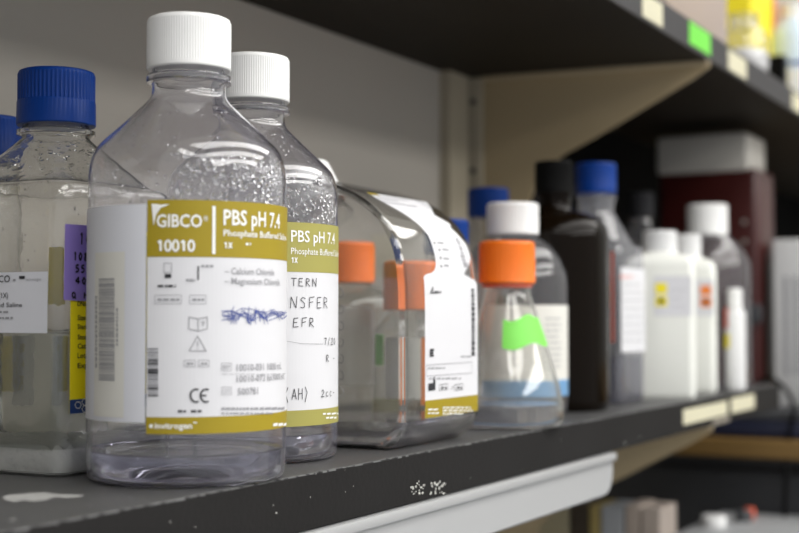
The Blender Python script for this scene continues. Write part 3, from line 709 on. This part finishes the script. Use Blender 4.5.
# label on the bent side: walk the outline from the foot upwards
walk = []; i0 = max(range(len(pro2)), key=lambda i: (pro2[i][0] > .05 and pro2[i][1] < .0145) * (pro2[i][1] + 1))
s = 0.0; prev = None; i = i0
while pro2[i % len(pro2)][0] > -.02 and i < i0 + 80:
    p = Vector(pro2[i % len(pro2)])
    if prev is not None: s += (p - prev).length
    walk.append((s, p)); prev = p; i += 1
def tb_pt(s, lift=0.0):
    for (s0, p0), (s1, p1) in zip(walk, walk[1:]):
        if s <= s1:
            k = max(0, (s - s0) / (s1 - s0)); p = p0.lerp(p1, k); tg = (p1 - p0).normalized(); return p + Vector((tg.y, -tg.x)) * lift
    return walk[-1][1]
def s_of_z(z):
    for (s0, p0), (s1, p1) in zip(walk, walk[1:]):
        if p0.y <= z <= p1.y: return s0 + (s1 - s0) * (z - p0.y) / max(1e-9, p1.y - p0.y)
    return walk[-1][0]
def tb_surf(a, s, l): p = tb_pt(s, l); return Vector((p.x, a, p.y))
P = Print(tb_surf)
Z = s_of_z; e0 = .728 - YC; e1 = .8025 - YC
def tb_hit(px, py):
    """photo pixel -> (y, s) on the bent side"""
    best = None
    for (s0, p0), (s1, p1) in zip(walk, walk[1:]):
        for k in range(6):
            p = p0.lerp(p1, k / 6); q = on_x(px, py, TB[0] + p.x); e = abs(q.z - p.y)
            if abs(q.y - YC) < hy + .01 and (best is None or e < best[0]): best = (e, q.y - YC, s0 + (s1 - s0) * k / 6)
    return best[1], best[2]
LE = [(423, 417.5), (423, 277), (425.5, 274.3), (431, 273), (434.5, 270), (435.5, 262), (432, 246), (428, 236), (417, 224), (404, 214.5), (390, 206.5), (376, 198.5), (366, 192.5)]
RE = [(476, 410.5), (475, 282), (473.5, 279), (463.5, 274.5), (464.5, 271), (468.5, 265.6), (470, 257), (465.6, 245), (449.5, 227.5), (451, 225), (434, 215)]
def interp(edge, s_):
    pts = sorted((b_, a_) for a_, b_ in edge)
    if s_ <= pts[0][0]: return pts[0][1]
    for (s0, a0), (s1, a1) in zip(pts, pts[1:]):
        if s_ <= s1: return a0 + (a1 - a0) * (s_ - s0) / max(1e-9, s1 - s0)
    return pts[-1][1]
LEh = [tb_hit(*q) for q in LE]; REh = [tb_hit(*q) for q in RE]
REh.append((.0500, max(REh[-1][1], max(b_ for a_, b_ in LEh)) + .001))
sLo = Z(.0178); sHi = max(b_ for a_, b_ in LEh)
outline = []
for i in range(91):
    s_ = sLo + (sHi - sLo) * i / 90
    outline.append((s_, interp(LEh, s_) if s_ > Z(.1) else e0, min(.0500, interp(REh, s_) if s_ > Z(.1) else e1)))
def sheet(mat, outl, lift):
    vs, fs = [], []; rows = []
    for (s0, a0, b0), (s1, a1, b1) in zip(outl, outl[1:]):
        m_ = max(1, int((s1 - s0) / .002))
        for k in range(m_): u = k / m_; rows.append((s0 + (s1 - s0) * u, a0 + (a1 - a0) * u, b0 + (b1 - b0) * u))
    rows.append(outl[-1])
    for s_, a_, b_ in rows: vs += [tb_surf(a_ + (b_ - a_) * q / 4, s_, lift) for q in range(5)]
    for r_ in range(len(rows) - 1): fs += [(r_ * 5 + q, r_ * 5 + q + 1, r_ * 5 + q + 6, r_ * 5 + q + 5) for q in range(4)]
    P.mb(mat).add(vs, fs)
sheet(PAPER, outline, .0003)
sheet(OLIVE, [(Z(.0178), e0, e1), (Z(.0282), e0, e1)], .00045)
P.m['olive_print#1'] = P.m.pop('olive_print')
sheet(OLIVE, [(sHi - .004, outline[-4][1], outline[-4][1] + .012), (sHi, outline[-1][1], outline[-1][1] + .012)], .00045)
k_ = lambda px, py: (on_x(px, py, TB[0] + .079).y - YC, Z(on_x(px, py, TB[0] + .079).z))
for yy, x0, x1 in ((409, 427, 438), (412.5, 427, 438), (407, 442, 470), (410, 442, 472), (413, 442, 464)): bars(P, k_, INKW, x0, x1, yy, 1.8, int(yy * 3))
# symbols on the upright part
P.poly(INKK, [k_(427.5, 391), k_(427.5, 383.5), k_(432.5, 383), k_(432.5, 382), k_(434.5, 381.5), k_(434.5, 390)]); P.poly(INKK, [k_(432.5, 383), k_(432.5, 377), k_(434, 377), k_(434.5, 382)])
for x0, x1 in ((438, 446.5), (453.5, 462)):
    P.stroke(INKK, [k_(x0, 385), k_(x1, 383.8), k_(x1, 389.3), k_(x0, 390.5), k_(x0, 385)], .0003); bars(P, k_, INKK, x0 + 2, x1 - 1, 387, 2, int(x0))
P.stroke(INKK, [k_(450, 390), k_(451.5, 386), k_(453, 389)], .0003)
P.stroke(INKG, [k_(425.5, 365), k_(471, 362), k_(471, 373), k_(425.5, 376), k_(425.5, 365)], .0003)
bars(P, k_, INKG, 427, 444, 367.5, 1.5, 31); bars(P, k_, INKG, 428, 460, 378, 1.5, 32); bars(P, k_, INKG, 460, 470, 356, 1.5, 33)
P.stroke(INKK, [k_(429.5, 294), k_(432.5, 287), k_(433, 290), k_(431, 293), k_(434, 293)], .0006); bars(P, k_, INKK, 434, 440.5, 291, 2.6, 34)
bars(P, k_, INKK, 429, 433, 349, 3, 35); bars(P, k_, INKK, 429, 433, 352, 3, 36); bars(P, k_, INKK, 429, 433, 355, 2, 37)
r4 = random.Random(4); yy = 289
while yy < 352:
    hh = r4.uniform(1, 5); q0, q1 = k_(471, yy), k_(474, yy + hh); P.rect(INKK, q0[0], q1[0], q1[1], q0[1], .0006); yy += hh + 1
# lines and the sideways word on the bent part
for qx, qy, qw in ((437, 244, 8), (442, 250.5, 8), (443, 259, 7), (443.5, 266.5, 6)):
    y0_, s0_ = tb_hit(qx, qy); P.rect(INKG, y0_, y0_ + qw * .0011, s0_, s0_ + .0012, .0006)
    y0_, s0_ = tb_hit(qx - 3.5, qy + .5); P.rect(INKK, y0_, y0_ + .0016, s0_, s0_ + .0015, .0006)
gy, gs = tb_hit(463, 268); gy2, gs2 = tb_hit(457, 238)
P.text(INKG, 'gibco', min(gy, gy2) - .0015, min(gy, gy2) + .0050, min(gs, gs2), max(gs, gs2), .008, turn=True)
for j in range(7):
    s_ = Z(.147) + j * .0042; r_ = random.Random(j)
    if s_ < sHi - .003: P.rect(INKG, e0 - .006, e0 - .006 + r_.uniform(.025, .05), s_, s_ + .0007, .0006); P.rect(INKG, e0 + .055, e0 + .055 + r_.uniform(.003, .012), s_ + .001, s_ + .0017, .0006)
P.emit(t, {'white_paper': 'label', 'olive_print': 'colour_band', 'white_print': 'lettering', 'black_print': 'symbols', 'grey_print': 'small_print'})
gm = MB()
for j in range(7):      # moulded curl marks up the near face
    c0 = on_y(341, 293 + j * 16.5, Y0) - Vector(TB)
    gm.tube([c0 + Vector((.0018 * math.cos(a), -.0002, .0026 * math.sin(a))) for a in [math.radians(-140 + 250 * i / 9) for i in range(10)]], .00022, 5)
gm.build('volume_marks', INKG, t)

# ================================================================== orange capped flasks
def flask(loc, label, r, zcap0, zcap1, rn, rcap=.0204, liquid=.0):
    t = thing('conical_flask', label, 'flask', loc, facing(loc), None)
    zs = zcap0 - .006
    prof = [(.0001, .003), (r * .7, .002), (r * .91, 0), (r * .965, .0010), (r * .997, .005), (r, .011), (r * .985, .017), (r * .93, .028)]
    prof += [(rn + (r * .93 - rn) * (1 - u), .028 + (zs - .028) * u) for u in (.25, .5, .75, .95)] + [(rn, zs + .001), (rn, zcap1 - .01)]
    MB().lathe(hollow(prof), 64, True, True).build('body', GFL, t, True, 60)
    cap_mesh(rcap, zcap0, zcap1, 48, .0005, flare=.0003).build('cap', CAPO, t, True, 30)
    MB().lathe([(rn + .0003, zcap0 - .0030), (rn + .0016, zcap0 - .0028), (rn + .0016, zcap0 - .0008), (rn + .0003, zcap0 - .0006)], 40, False, False).build('seal_ring', REDP, t, True, label='red tamper ring')
    if liquid:
        MB().lathe([(.0001, .0055), (r * .7, .0045), (r * .86, .0028), (r * .94, .0068), (r * .950, .0110), (r * .938, liquid), (.0001, liquid)], 64).build('liquid', WATER, t, True, 60)
    return t
FL = at(507, .985); Rf = .0410
t = flask(FL, 'conical flask with orange cap and green tape, nearest the shelf edge', Rf, .1025, .1331, .0168, liquid=.016)
def cone_r(z):
    zs = .1025 - .006; u = min(1, max(0, (z - .028) / (zs - .028))); return .0168 + (Rf * .93 - .0168) * (1 - u) + .0004
tp = MB(); vs = []; fsq = []; na, nz = 14, 6
for j in range(nz + 1):
    for i in range(na + 1):
        u, v = i / na, j / nz; z = .0560 + .0205 * v + .003 * u - (.002 * math.sin(u * 9) if v in (0, 1) else 0)
        a = -.12 + 1.55 * u - (.15 * v if u > .9 else 0); rr = cone_r(z) + .0003
        vs.append(Vector((rr * math.sin(a), -rr * math.cos(a), z)))
fsq = [(j * (na + 1) + i, j * (na + 1) + i + 1, (j + 1) * (na + 1) + i + 1, (j + 1) * (na + 1) + i) for j in range(nz) for i in range(na)]
tp.add(vs, fsq).build('tape', GREEN, t, True, label='green tape tag')
resize(t, .985)
OB = (-.5146, .884, 0)
t = thing('round_bottle', 'orange-capped bottle by the wall with a frosted white label', 'bottle', OB, facing(OB))
MB().lathe([(.0001, .002), (.034, .001), (.037, 0), (.0395, .003), (.040, .008), (.040, .082), (.038, .090), (.030, .097), (.0185, .101), (.0168, .104), (.0168, .122)], 56, True, False).build('body', FLASKM, t, True, 50)
cap_mesh(.0206, .1035, .1335, 48, .0005).build('cap', CAPO, t, True, 30)
P = Print(cyl_surf(.040)); f = cyl_px(OB, .040); q0 = f(336, 385); q1 = f(375, 272)
pts = sq_ring((q1[0] - q0[0]) / 2, .004, 0, 5, (min(q1[1], .085) - q0[1]) / 2)
P.poly(FROST, [((q0[0] + q1[0]) / 2 + p.x, (q0[1] + min(q1[1], .085)) / 2 + p.y) for p in pts], .0006)
P.emit(t, {'frosted_label': 'label'})
SB = (-.443, .853, 0)
t = thing('round_bottle', 'small orange-capped bottle close behind the broad clear bottle', 'bottle', SB, facing(SB))
MB().lathe([(.0001, .002), (.022, .001), (.0245, 0), (.0275, .003), (.028, .008), (.028, .062), (.0265, .070), (.020, .077), (.0165, .080), (.0165, .108)], 48, True, False).build('body', FLASKM, t, True, 50)
cap_mesh(.0206, .083, .117, 48, .0005).build('cap', CAPO, t, True, 30)
P = Print(cyl_surf(.028)); P.rect(PAPER3, -.020, .034, .022, .064, .0003); P.emit(t, {'cream_paper': 'label'})
P = Print(cyl_surf(.028)); P.rect(ORANP, .004, .0075, .018, .064, .0006); P.emit(t, {'orange_print': 'stripe'})
P = Print(cyl_surf(.028)); P.rect(GREEN, -.032, -.022, .045, .066, .0006); P.emit(t, {'green_tape': 'tape'})

# ================================================================== bottles further along
def round_bottle(loc, label, prof, mat, n=56, name='round_bottle', group=None):
    t = thing(name, label, 'bottle', loc, facing(loc), group)
    MB().lathe(prof, n, True, False).build('body', mat, t, True, 55); return t
CB = at(513, 1.085); r = .0434
t = round_bottle(CB, 'white-capped clear bottle with cream and blue label, behind the taped flask', [(.0001, .003), (.036, .001), (.039, 0), (.0425, .004), (r, .010), (r, .105), (.0425, .113), (.038, .124), (.030, .135), (.0205, .1415), (.0190, .1435), (.0190, .160)], PETFAR)
cap_mesh(.0209, .1440, .1694, 48, .0004).build('cap', CAPW, t, True, 30)
P = Print(cyl_surf(r)); f = cyl_px(at(513, 1.10), r); z1 = f(555, 305)[1]; zm = f(555, 380)[1]; z0 = f(555, 402)[1]
P.rect(PAPER3, -.026, r * 2.2, zm, z1, .0003); P.emit(t, {'cream_paper': 'label'})
P = Print(cyl_surf(r)); P.rect(BLUEL, -.026, r * 2.2, f(555, 396)[1], zm, .0003); P.emit(t, {'light_blue_print': 'blue_band'})
P = Print(cyl_surf(r))
for yy in range(318, 372, 6): bars(P, f, INKG, 545, 560, yy, 2, yy)
P.emit(t, {'grey_print': 'small_print'})
resize(t, .986)
bb = (-.517, 1.143, 0)
t = round_bottle(bb, 'clear bottle with blue cap in front of the bracket plate', [(.0001, .002), (.028, .001), (.030, 0), (.0325, .004), (.033, .010), (.033, .130), (.030, .145), (.020, .160), (.0165, .165), (.0165, .190)], PETFAR)
cap_mesh(.0188, .1690, .1955, 48, .0004).build('cap', CAPB, t, True, 30)
lb = (-.468, .955, 0)
t = round_bottle(lb, 'short bottle with blue cap just showing over the broad bottle', [(.0001, .002), (.020, .001), (.021, 0), (.0235, .003), (.024, .008), (.024, .100), (.020, .115), (.0165, .120), (.0165, .150)], PETFAR)
cap_mesh(.0175, .128, .1535, 44, .0004).build('cap', CAPB, t, True, 30)
AB = at(554.5, 1.165); r = .0470
pr = [(.0001, .003), (.041, .001), (.0435, 0), (.0462, .003), (r, .008), (r, .145)]
pr += [(r - .0279 * (1 - math.cos(u)), .145 + .024 * math.sin(u)) for u in [PI / 2 * k / 8 for k in range(1, 9)]] + [(.0160, .1705), (.0148, .175), (.0148, .182), (.0165, .1825), (.0165, .185), (.0148, .186), (.0148, .205)]
t = round_bottle(AB, 'tall dark amber bottle with black cap', pr, AMBER)
cap_mesh(.0166, .1855, .2132, 44, .0005).build('cap', CAPK, t, True, 30)
resize(t, .979)
QB = at(596.5, 1.27); a = .0362
t, zc = square_bottle(QB, 'blue-capped clear square bottle with white label, right of the amber bottle', a, .146, .178, .0165, .2238, .0195, .029, PETQ, c=.007)
cap_mesh(.0193, zc, .2238, 52, .0004, band=.3).build('cap', CAPB, t, True, 30)
MB().rings([sq_ring(a - .003, .006, .0012), sq_ring(a - .0012, .0065, .005), sq_ring(a - .0012, .0065, .041), sq_ring(a - .0018, .0065, .0408)], True, True).build('liquid', LIQD, t, True, 50)
P = Print(side_x(a)); QL = at(596.5, 1.30); hq = lambda px, py: (on_x(px, py, QL[0] + a).y - QL[1], on_x(px, py, QL[0] + a).z)
P.rect(PAPER, -a + .0008, a - .0015, hq(630, 352)[1], hq(630, 268)[1], .0004)
for yy in range(284, 346, 8): bars(P, hq, INKG, 619, 642, yy, 2, yy)
bars(P, hq, REDP, 619, 632, 276, 3, 77)
P.emit(t, {'white_paper': 'label', 'grey_print': 'small_print', 'red_print': 'heading'})
P = Print(side_y(-a)); P.rect(REDP, a - .0085, a - .0062, .055, .138, .0003); P.emit(t, {'red_print': 'red_stripe'})
resize(t, .977)
GB = (-.4938, 1.516, 0)
t = round_bottle(GB, 'clear bottle with dark grey cap behind the milky jugs', [(.0001, .002), (.025, .001), (.027, 0), (.0295, .004), (.030, .010), (.030, .150), (.027, .165), (.017, .178), (.0125, .182), (.0125, .21)], PETFAR)
cap_mesh(.0150, .192, .2200, 40, .0005).build('cap', CAPG, t, True, 30)

def jug(loc, label, a, zsh, ztop, rcap, sq_mat, l0, l1, sq):
    rz = facing(loc)
    t = thing('milky_bottle', label, 'bottle', loc, rz, 'milky square plastic bottles with white caps')
    R = [sq_ring(a * .7, a * .3, .002), sq_ring(a * .93, .006, 0), sq_ring(a * .98, .007, .002), sq_ring(a, .008, .006), sq_ring(a, .008, zsh - .008), sq_ring(a - .0012, .008, zsh - .003), sq_ring(a - .004, .008, zsh), sq_ring(a - .010, .010, zsh + .003), sq_ring(rcap * .92, rcap * .92, zsh + .0065), sq_ring(rcap * .90, rcap * .90, ztop - .014)]
    MB().rings(R, True, False).build('body', HDPE, t, True, 50)
    cap_mesh(rcap, ztop - .026, ztop, 44, .0005).build('cap', HDPE2, t, True, 30)
    P = Print(side_y(-a))
    P.rect(PAPER, l0, l1, .079, .118, .0004)
    for k in range(2): P.rect(sq_mat, sq - .0055, sq + .0055, .0885 + .0125 * k, .0985 + .0125 * k, .0006)
    P.poly(INKK, [(sq + .0030 * math.cos(i), .0935 + .0028 * math.sin(i)) for i in [2 * PI * j / 10 for j in range(10)]], .0008)
    if l1 - sq > .012:
        for k in range(3): P.rect(INKG, sq + .009, l1 - .006 - .004 * (k % 2), .088 + .008 * k, .0884 + .008 * k, .0006)
    P.emit(t, {'white_paper': 'label', 'grey_print': 'small_print', 'black_print': 'hazard_symbol', sq_mat.name: 'hazard_square'})
    return t
JA = at(660.5, 1.33); JB = at(686, 1.43)
ja = jug(JA, 'milky square bottle whose label has yellow hazard squares', .0335, .1365, .1640, .0168, YELL, -.0060, .0300, .0008)
jb = jug(JB, 'milky square bottle whose label has orange hazard squares', .0315, .1365, .1660, .0165, ORANP, -.002, .0285, .0205)
resize(ja, .971); resize(jb, .973)
WB = at(708, 1.52); r = .0474
t = round_bottle(WB, 'clear white-capped bottle in front of the maroon container', [(.0001, .003), (.040, .001), (.043, 0), (.0465, .004), (r, .010), (r, .130), (.0462, .140), (.042, .150), (.034, .160), (.024, .170), (.0205, .174), (.0205, .20)], PETFAR)
cap_mesh(.0228, .1712, .2059, 52, .0004).build('cap', CAPW, t, True, 30)
resize(t, .974)
VB = at(735, 1.46); r = .0108
t = round_bottle(VB, 'small slim white bottle beside the milky jugs', [(.0001, .001), (.009, 0), (.0104, .002), (r, .005), (r, .080), (.0095, .085), (.0068, .088), (.0068, .10)], HDPE2, 32)
cap_mesh(.0075, .0885, .1085, 24, .0004).build('cap', CAPW, t, True, 30)
P = Print(cyl_surf(r)); P.rect(YELL, -.0155, -.006, .045, .060, .0004); P.emit(t, {'yellow_label_paper': 'label'})
P = Print(cyl_surf(r)); P.rect(REDP, -.0155, -.008, .066, .088, .0004); P.emit(t, {'red_print': 'red_mark'})

# ================================================================== beyond the shelf end
yM = 1.742
def nudge(px, py): p = on_y(px, py, yM); return p
pl = on_y(656, 175, yM); pr_ = on_y(748, 170, yM); zt_ = on_y(700, 134.5, yM).z; zl_ = on_y(700, 173, yM).z
zNT = -.036
t = thing('storage_container', 'maroon container with pale grey lid beyond the shelf end', 'container', ((pl.x + pr_.x) / 2, yM + .05, zNT))
w = (pr_.x - pl.x) / 2
MB().rbox(-w + .002, w + .012, -.048, .044, 0, zl_ - zNT + .004, .008, 3).build('body', MAROON, t, True)
MB().rbox(-w, w, -.070 + .02, .045, zl_ - zNT, zt_ - zNT, .005, 3).build('lid', GREYLID, t, True)
MB().rbox(w - .004, w + .016, -.058, -.047, .105, .130, .003, 2).build('latch', CHAR, t, True)
rb = MB()
for zz in (.235, .21, .12): rb.lathe([(.0001, 0), (.003, 0), (.0028, .003), (.0001, .004)], 12, m=Matrix.Translation((w - .006, -.048, zz)) @ Matrix.Rotation(PI / 2, 4, 'X'))
rb.build('rivets', METAL, t, True)
zNB = on_y(750, 437, yM - .03).z
t = thing('storage_case', 'dark navy case under the maroon container', 'case', (-.50, 1.82, zNB))
MB().rbox(-.115, .17, -.12, .20, 0, zNT - zNB - .012, .004, 2).build('body', NAVYB, t, True)
MB().rbox(-.117, .172, -.122, .202, zNT - zNB - .0118, zNT - zNB, .003, 2).build('lid', CHAR, t, True)
t = thing('carton', 'white carton with grey striped end at the right edge', 'box', (-.352, 1.84, zNT))
q = on_y(772, 240, 1.77)
MB().rbox(-.048, .05, -.08, .05, 0, q.z - zNT, .003, 2).build('body', HDPE2, t, True)
P = Print(side_y(-.0802))
for k in range(3): P.rect(INKG, -.034 + .012 * k, -.029 + .012 * k, .04, .165, .0002)
P.emit(t, {'grey_print': 'stripes'})
t = thing('storage_carton', 'low cream carton beside the shelf end', 'box', (-.318, 1.78, zNT))
MB().rbox(-.022, .05, -.05, -.025, 0, .030, .003, 2).build('body', PAPER3, t, True)
# bench top and cupboard
zWT = zNB; zWB = on_y(740, 457, 1.69).z
t = thing('wooden_worktop', 'oak-edged worktop under the navy case', 'worktop', (-.3, 2.1, zWB))
MB().rbox(-.322, .75, -.42, .6, 0, zWT - zWB, .002, 1).build('board', WOOD, t)
t = thing('base_cupboard', 'charcoal cupboard below the oak worktop', 'cupboard', (-.3, 2.1, -1.2))
MB().rbox(-.322, .74, -.36, .6, 0, zWB + 1.2, .002, 1).build('carcass', CHAR, t)
for k in range(2):
    d = MB().rbox(-.315 + .53 * k, .205 + .53 * k, -.378, -.361, .05, zWB + 1.2 - .02, .002, 1).build('door', CHAR, t)
    MB().rbox(-.04 + .53 * k, .04 + .53 * k, -.392, -.379, zWB + 1.2 - .10, zWB + 1.2 - .085, .003, 2).build('handle', METAL, d, True)
# lower bench, with files and an instrument
zL = -.42
t = thing('lower_bench', 'grey bench top far below the lower shelf', 'bench', (0, .9, 0))
MB().rbox(WX + .001, .25, -1.2, .77, zL - .03, zL, .002, 1).build('board', LGREY, t)
MB().rbox(WX + .02, .2, -1.1, .76, -1.2, zL - .0305, .002, 1).build('carcass', CHAR, t)
fx0 = 1.46
cols = [((.52, .47, .33), 'pale tan file under the white lamp'), ((.50, .45, .30), 'buff file beside the pale tan one'), ((.06, .045, .03), 'dark brown file between pale files'), ((.42, .33, .12), 'narrow mustard file beside the dark brown one'), ((.40, .42, .45), 'blue-grey file beside the mustard one'), ((.48, .41, .36), 'pinkish beige file at the right end of the row'), ((.45, .38, .33), 'rosy beige file next to the right end')]
edges = [500, 536, 569, 588, 599, 612, 660, 633]
order = [(500, 536, 0), (537, 569, 1), (570, 588, 2), (589, 600, 3), (601, 624, 4), (625, 640, 6), (641, 661, 5)]
for x0, x1, ci in order:
    col, lab = cols[ci]; yb = 1.44
    a_ = on_y(x0, 508, yb); b_ = on_y(x1 - .8, 508, yb)
    t = thing('box_file', lab, 'file', ((a_.x + b_.x) / 2, yb + .10, zL), 0, 'files on the lower bench')
    w = (b_.x - a_.x) / 2; hgt = a_.z - zL + random.uniform(-.004, .006)
    m_ = solid('file_card_' + str(ci), col, .6, .05, 20)
    MB().rbox(-w, w, -.10, -.04, 0, hgt, .0015, 2).build('case', m_, t)
    MB().rbox(-w * .6, w * .6, -.1012, -.1003, hgt * .45, hgt * .75, .0002, 1).build('spine_label', PAPER3, t)
ix = on_z(700, 520, -.16)
t = thing('bench_instrument', 'light grey instrument at the bottom right corner', 'instrument', (ix.x + .20, 1.43, zL))
hI = -.16 - zL
MB().rbox(-.20, .20, -.20, .255, 0, hI, .006, 3).build('case', LGREY, t, True)
for px, py, r_, mt_, nm in ((714, 526, .014, HDPE2, 'tray'), (744, 521, .010, CHAR, 'knob'), (750, 518, .006, REDP, 'button')):
    q = on_z(px, py, -.16) - Vector((ix.x + .20, 1.43, 0))
    MB().lathe([(.0001, hI - .001), (r_, hI - .001), (r_, hI + .010), (r_ * .9, hI + .012), (.0001, hI + .012)], 20, m=Matrix.Translation((q.x, q.y, 0))).build(nm, mt_, t, True)
# cord
t = thing('power_cord', 'thin black cord looping past the shelf end', 'cord', (0, 0, 0))
cp = [on_y(px, py, 1.69) for px, py in ((757, 384), (768, 378), (780, 384), (790, 396), (794, 412), (790, 432), (787, 452))] + [on_y(786, 470, 1.675), on_y(785, 500, 1.67), on_y(784, 540, 1.665)]
sm = []
for i in range(len(cp) - 1):
    p0, p1, p2, p3 = cp[max(i - 1, 0)], cp[i], cp[i + 1], cp[min(i + 2, len(cp) - 1)]
    for k in range(5):
        u = k / 5; sm.append(.5 * (2 * p1 + (p2 - p0) * u + (2 * p0 - 5 * p1 + 4 * p2 - p3) * u * u + (3 * p1 - p0 - 3 * p2 + p3) * u ** 3))
MB().tube(sm, .0028, 8).build('cable', CAPK, t, True)

# ================================================================== things on the upper shelf
def y_at(px, x): return on_x(px, 20, x).y
x_ = -.385
PINKB = clear('rosy_clear_plastic', (.88, .80, .78), (.6, .5, .48), rough=.15, bump=.1, milk=.62, milkcol=(.84, .74, .70))
t = thing('storage_box', 'cloudy rosy plastic box on the upper shelf beyond the green tape', 'box', (-.44, (y_at(668, x_) + y_at(728, x_)) / 2, ZT))
w = (y_at(728, x_) - y_at(668, x_)) / 2
MB().rbox(-.055, .055, -w, w, 0, .10, .005, 3).build('body', PINKB, t, True)
MB().rbox(-.057, .057, -w - .002, w + .002, .1002, .115, .004, 2).build('lid', HDPE2, t, True)
yb = y_at(741, -.395)
t = thing('beaker', 'clear glass beaker on the upper shelf in front of the yellow carton', 'beaker', (-.392, yb, ZT))
MB().lathe([(.0001, .002), (.022, .001), (.025, 0), (.028, .004), (.0285, .01), (.0285, .040), (.024, .050), (.0170, .056), (.0160, .070), (.0185, .072), (.0150, .070), (.0152, .056)], 40, True, False).build('body', PETFAR, t, True, 60)
MB().lathe([(.0001, .003), (.024, .002), (.0268, .006), (.0274, .012), (.0274, .026), (.020, .030), (.0001, .031)], 40).build('contents', solid('white_crystals', (.7, .7, .68), .5, .2, 60), t, True)
yy0, yy1 = y_at(748, -.42), y_at(773, -.42)
t = thing('carton', 'yellow carton with a blue stripe on the upper shelf', 'box', (-.48, (yy0 + yy1) / 2 + .035, ZT))
w = (yy1 - yy0) / 2
MB().rbox(-.06, .055, -w, w, 0, .16, .002, 2).build('body', YELL, t)
MB().rbox(.0552, .0557, -w + .002, w * .35, .048, .058, .0001, 1).build('blue_stripe', NAVY, t, label='blue stripe')
MB().rbox(.0552, .0557, w * .72, w, .03, .16, .0001, 1).build('orange_edge', ORANP, t, label='orange edge strip')
yk = y_at(777.5, -.39)
t = thing('folder', 'thin black folder standing beside the yellow carton', 'folder', (-.44, yk + .045, ZT))
MB().rbox(-.05, .05, -.010, .010, 0, .06, .002, 2).build('cover', CAPK, t)
yk = y_at(793, -.39)
PALEB = solid('pale_blue_plastic', (.55, .66, .80), .4, .1, 20)
t = thing('round_bottle', 'pale blue and white bottle at the top right corner', 'bottle', (-.405, yk + .06, ZT), 0)
MB().lathe([(.0001, .001), (.030, 0), (.034, .003), (.035, .008), (.035, .10), (.030, .115), (.018, .124), (.014, .14)], 40, True, False).build('body', PALEB, t, True, 50)
cap_mesh(.017, .126, .15, 40, .0005).build('cap', HDPE2, t, True, 30)
P = Print(cyl_surf(.035)); P.rect(PAPER, -.05, .05, .015, .055, .0003); P.rect(INKB, -.05, .05, .06, .066, .0003); o = P.emit(t, {'white_paper': 'label', 'blue_ink': 'blue_band'})

# turn the meshes themselves, so that every thing's own frame stays square to the shelf
for o in list(C.objects):
    if o.parent is None and o.type == 'EMPTY' and abs(o.rotation_euler.z) > 1e-6:
        Mz = Matrix.Rotation(o.rotation_euler.z, 4, 'Z'); o.rotation_euler.z = 0
        st = list(o.children)
        while st:
            c = st.pop(); st += list(c.children)
            if c.type == 'MESH': c.data.transform(Mz)

# ================================================================== light
def area(name, loc, rot, sx, sy, e, col=(1, 1, 1)):
    l = bpy.data.lights.new(name, 'AREA'); l.shape = 'RECTANGLE'; l.size = sx; l.size_y = sy; l.energy = e; l.color = col
    o = bpy.data.objects.new(name, l); C.objects.link(o); o.location = loc; o.rotation_euler = rot; return o
area('ceiling_lamp_near', (.55, 1.5, 1.55), (0, 0, 0), .6, 3.6, 40, (1, .98, .95))
area('added_fill_behind', (.7, -1.1, 1.5), (math.radians(-20), math.radians(15), 0), .9, .9, 20, (1, .98, .95))  # added fill light behind the camera, lifts the yellow label
area('ceiling_lamp_middle', (1.7, 1.0, 1.55), (0, 0, 0), .7, 4.2, 60, (1, .98, .95))
area('ceiling_lamp_wide', (3.0, 1.0, 1.55), (0, math.radians(25), 0), .7, 4.2, 75, (1, .98, .95))
w = bpy.data.worlds.new('World'); bpy.context.scene.world = w; w.use_nodes = True
w.node_tree.nodes['Background'].inputs['Color'].default_value = (.95, .97, 1, 1); w.node_tree.nodes['Background'].inputs['Strength'].default_value = .58

cam = bpy.data.cameras.new('Camera'); co = bpy.data.objects.new('Camera', cam); C.objects.link(co)
cam.sensor_width = 36; cam.sensor_fit = 'HORIZONTAL'; cam.lens = F * 36 / 799; cam.clip_start = .02; cam.clip_end = 30
M = Matrix((RT, UP, -FW)).transposed().to_4x4(); M.translation = CAM; co.matrix_world = M
cam.dof.use_dof = True; cam.dof.focus_distance = .72; cam.dof.aperture_fstop = (cam.lens / 1000) / .0095
sc = bpy.context.scene; sc.camera = co
sc.view_settings.view_transform = 'Standard'; sc.view_settings.look = 'None'; sc.view_settings.exposure = 0.08; sc.view_settings.gamma = 1
sc.cycles.transparent_max_bounces = 40; sc.cycles.max_bounces = 28; sc.cycles.transmission_bounces = 26; sc.cycles.glossy_bounces = 6
sc.cycles.sample_clamp_indirect = 0
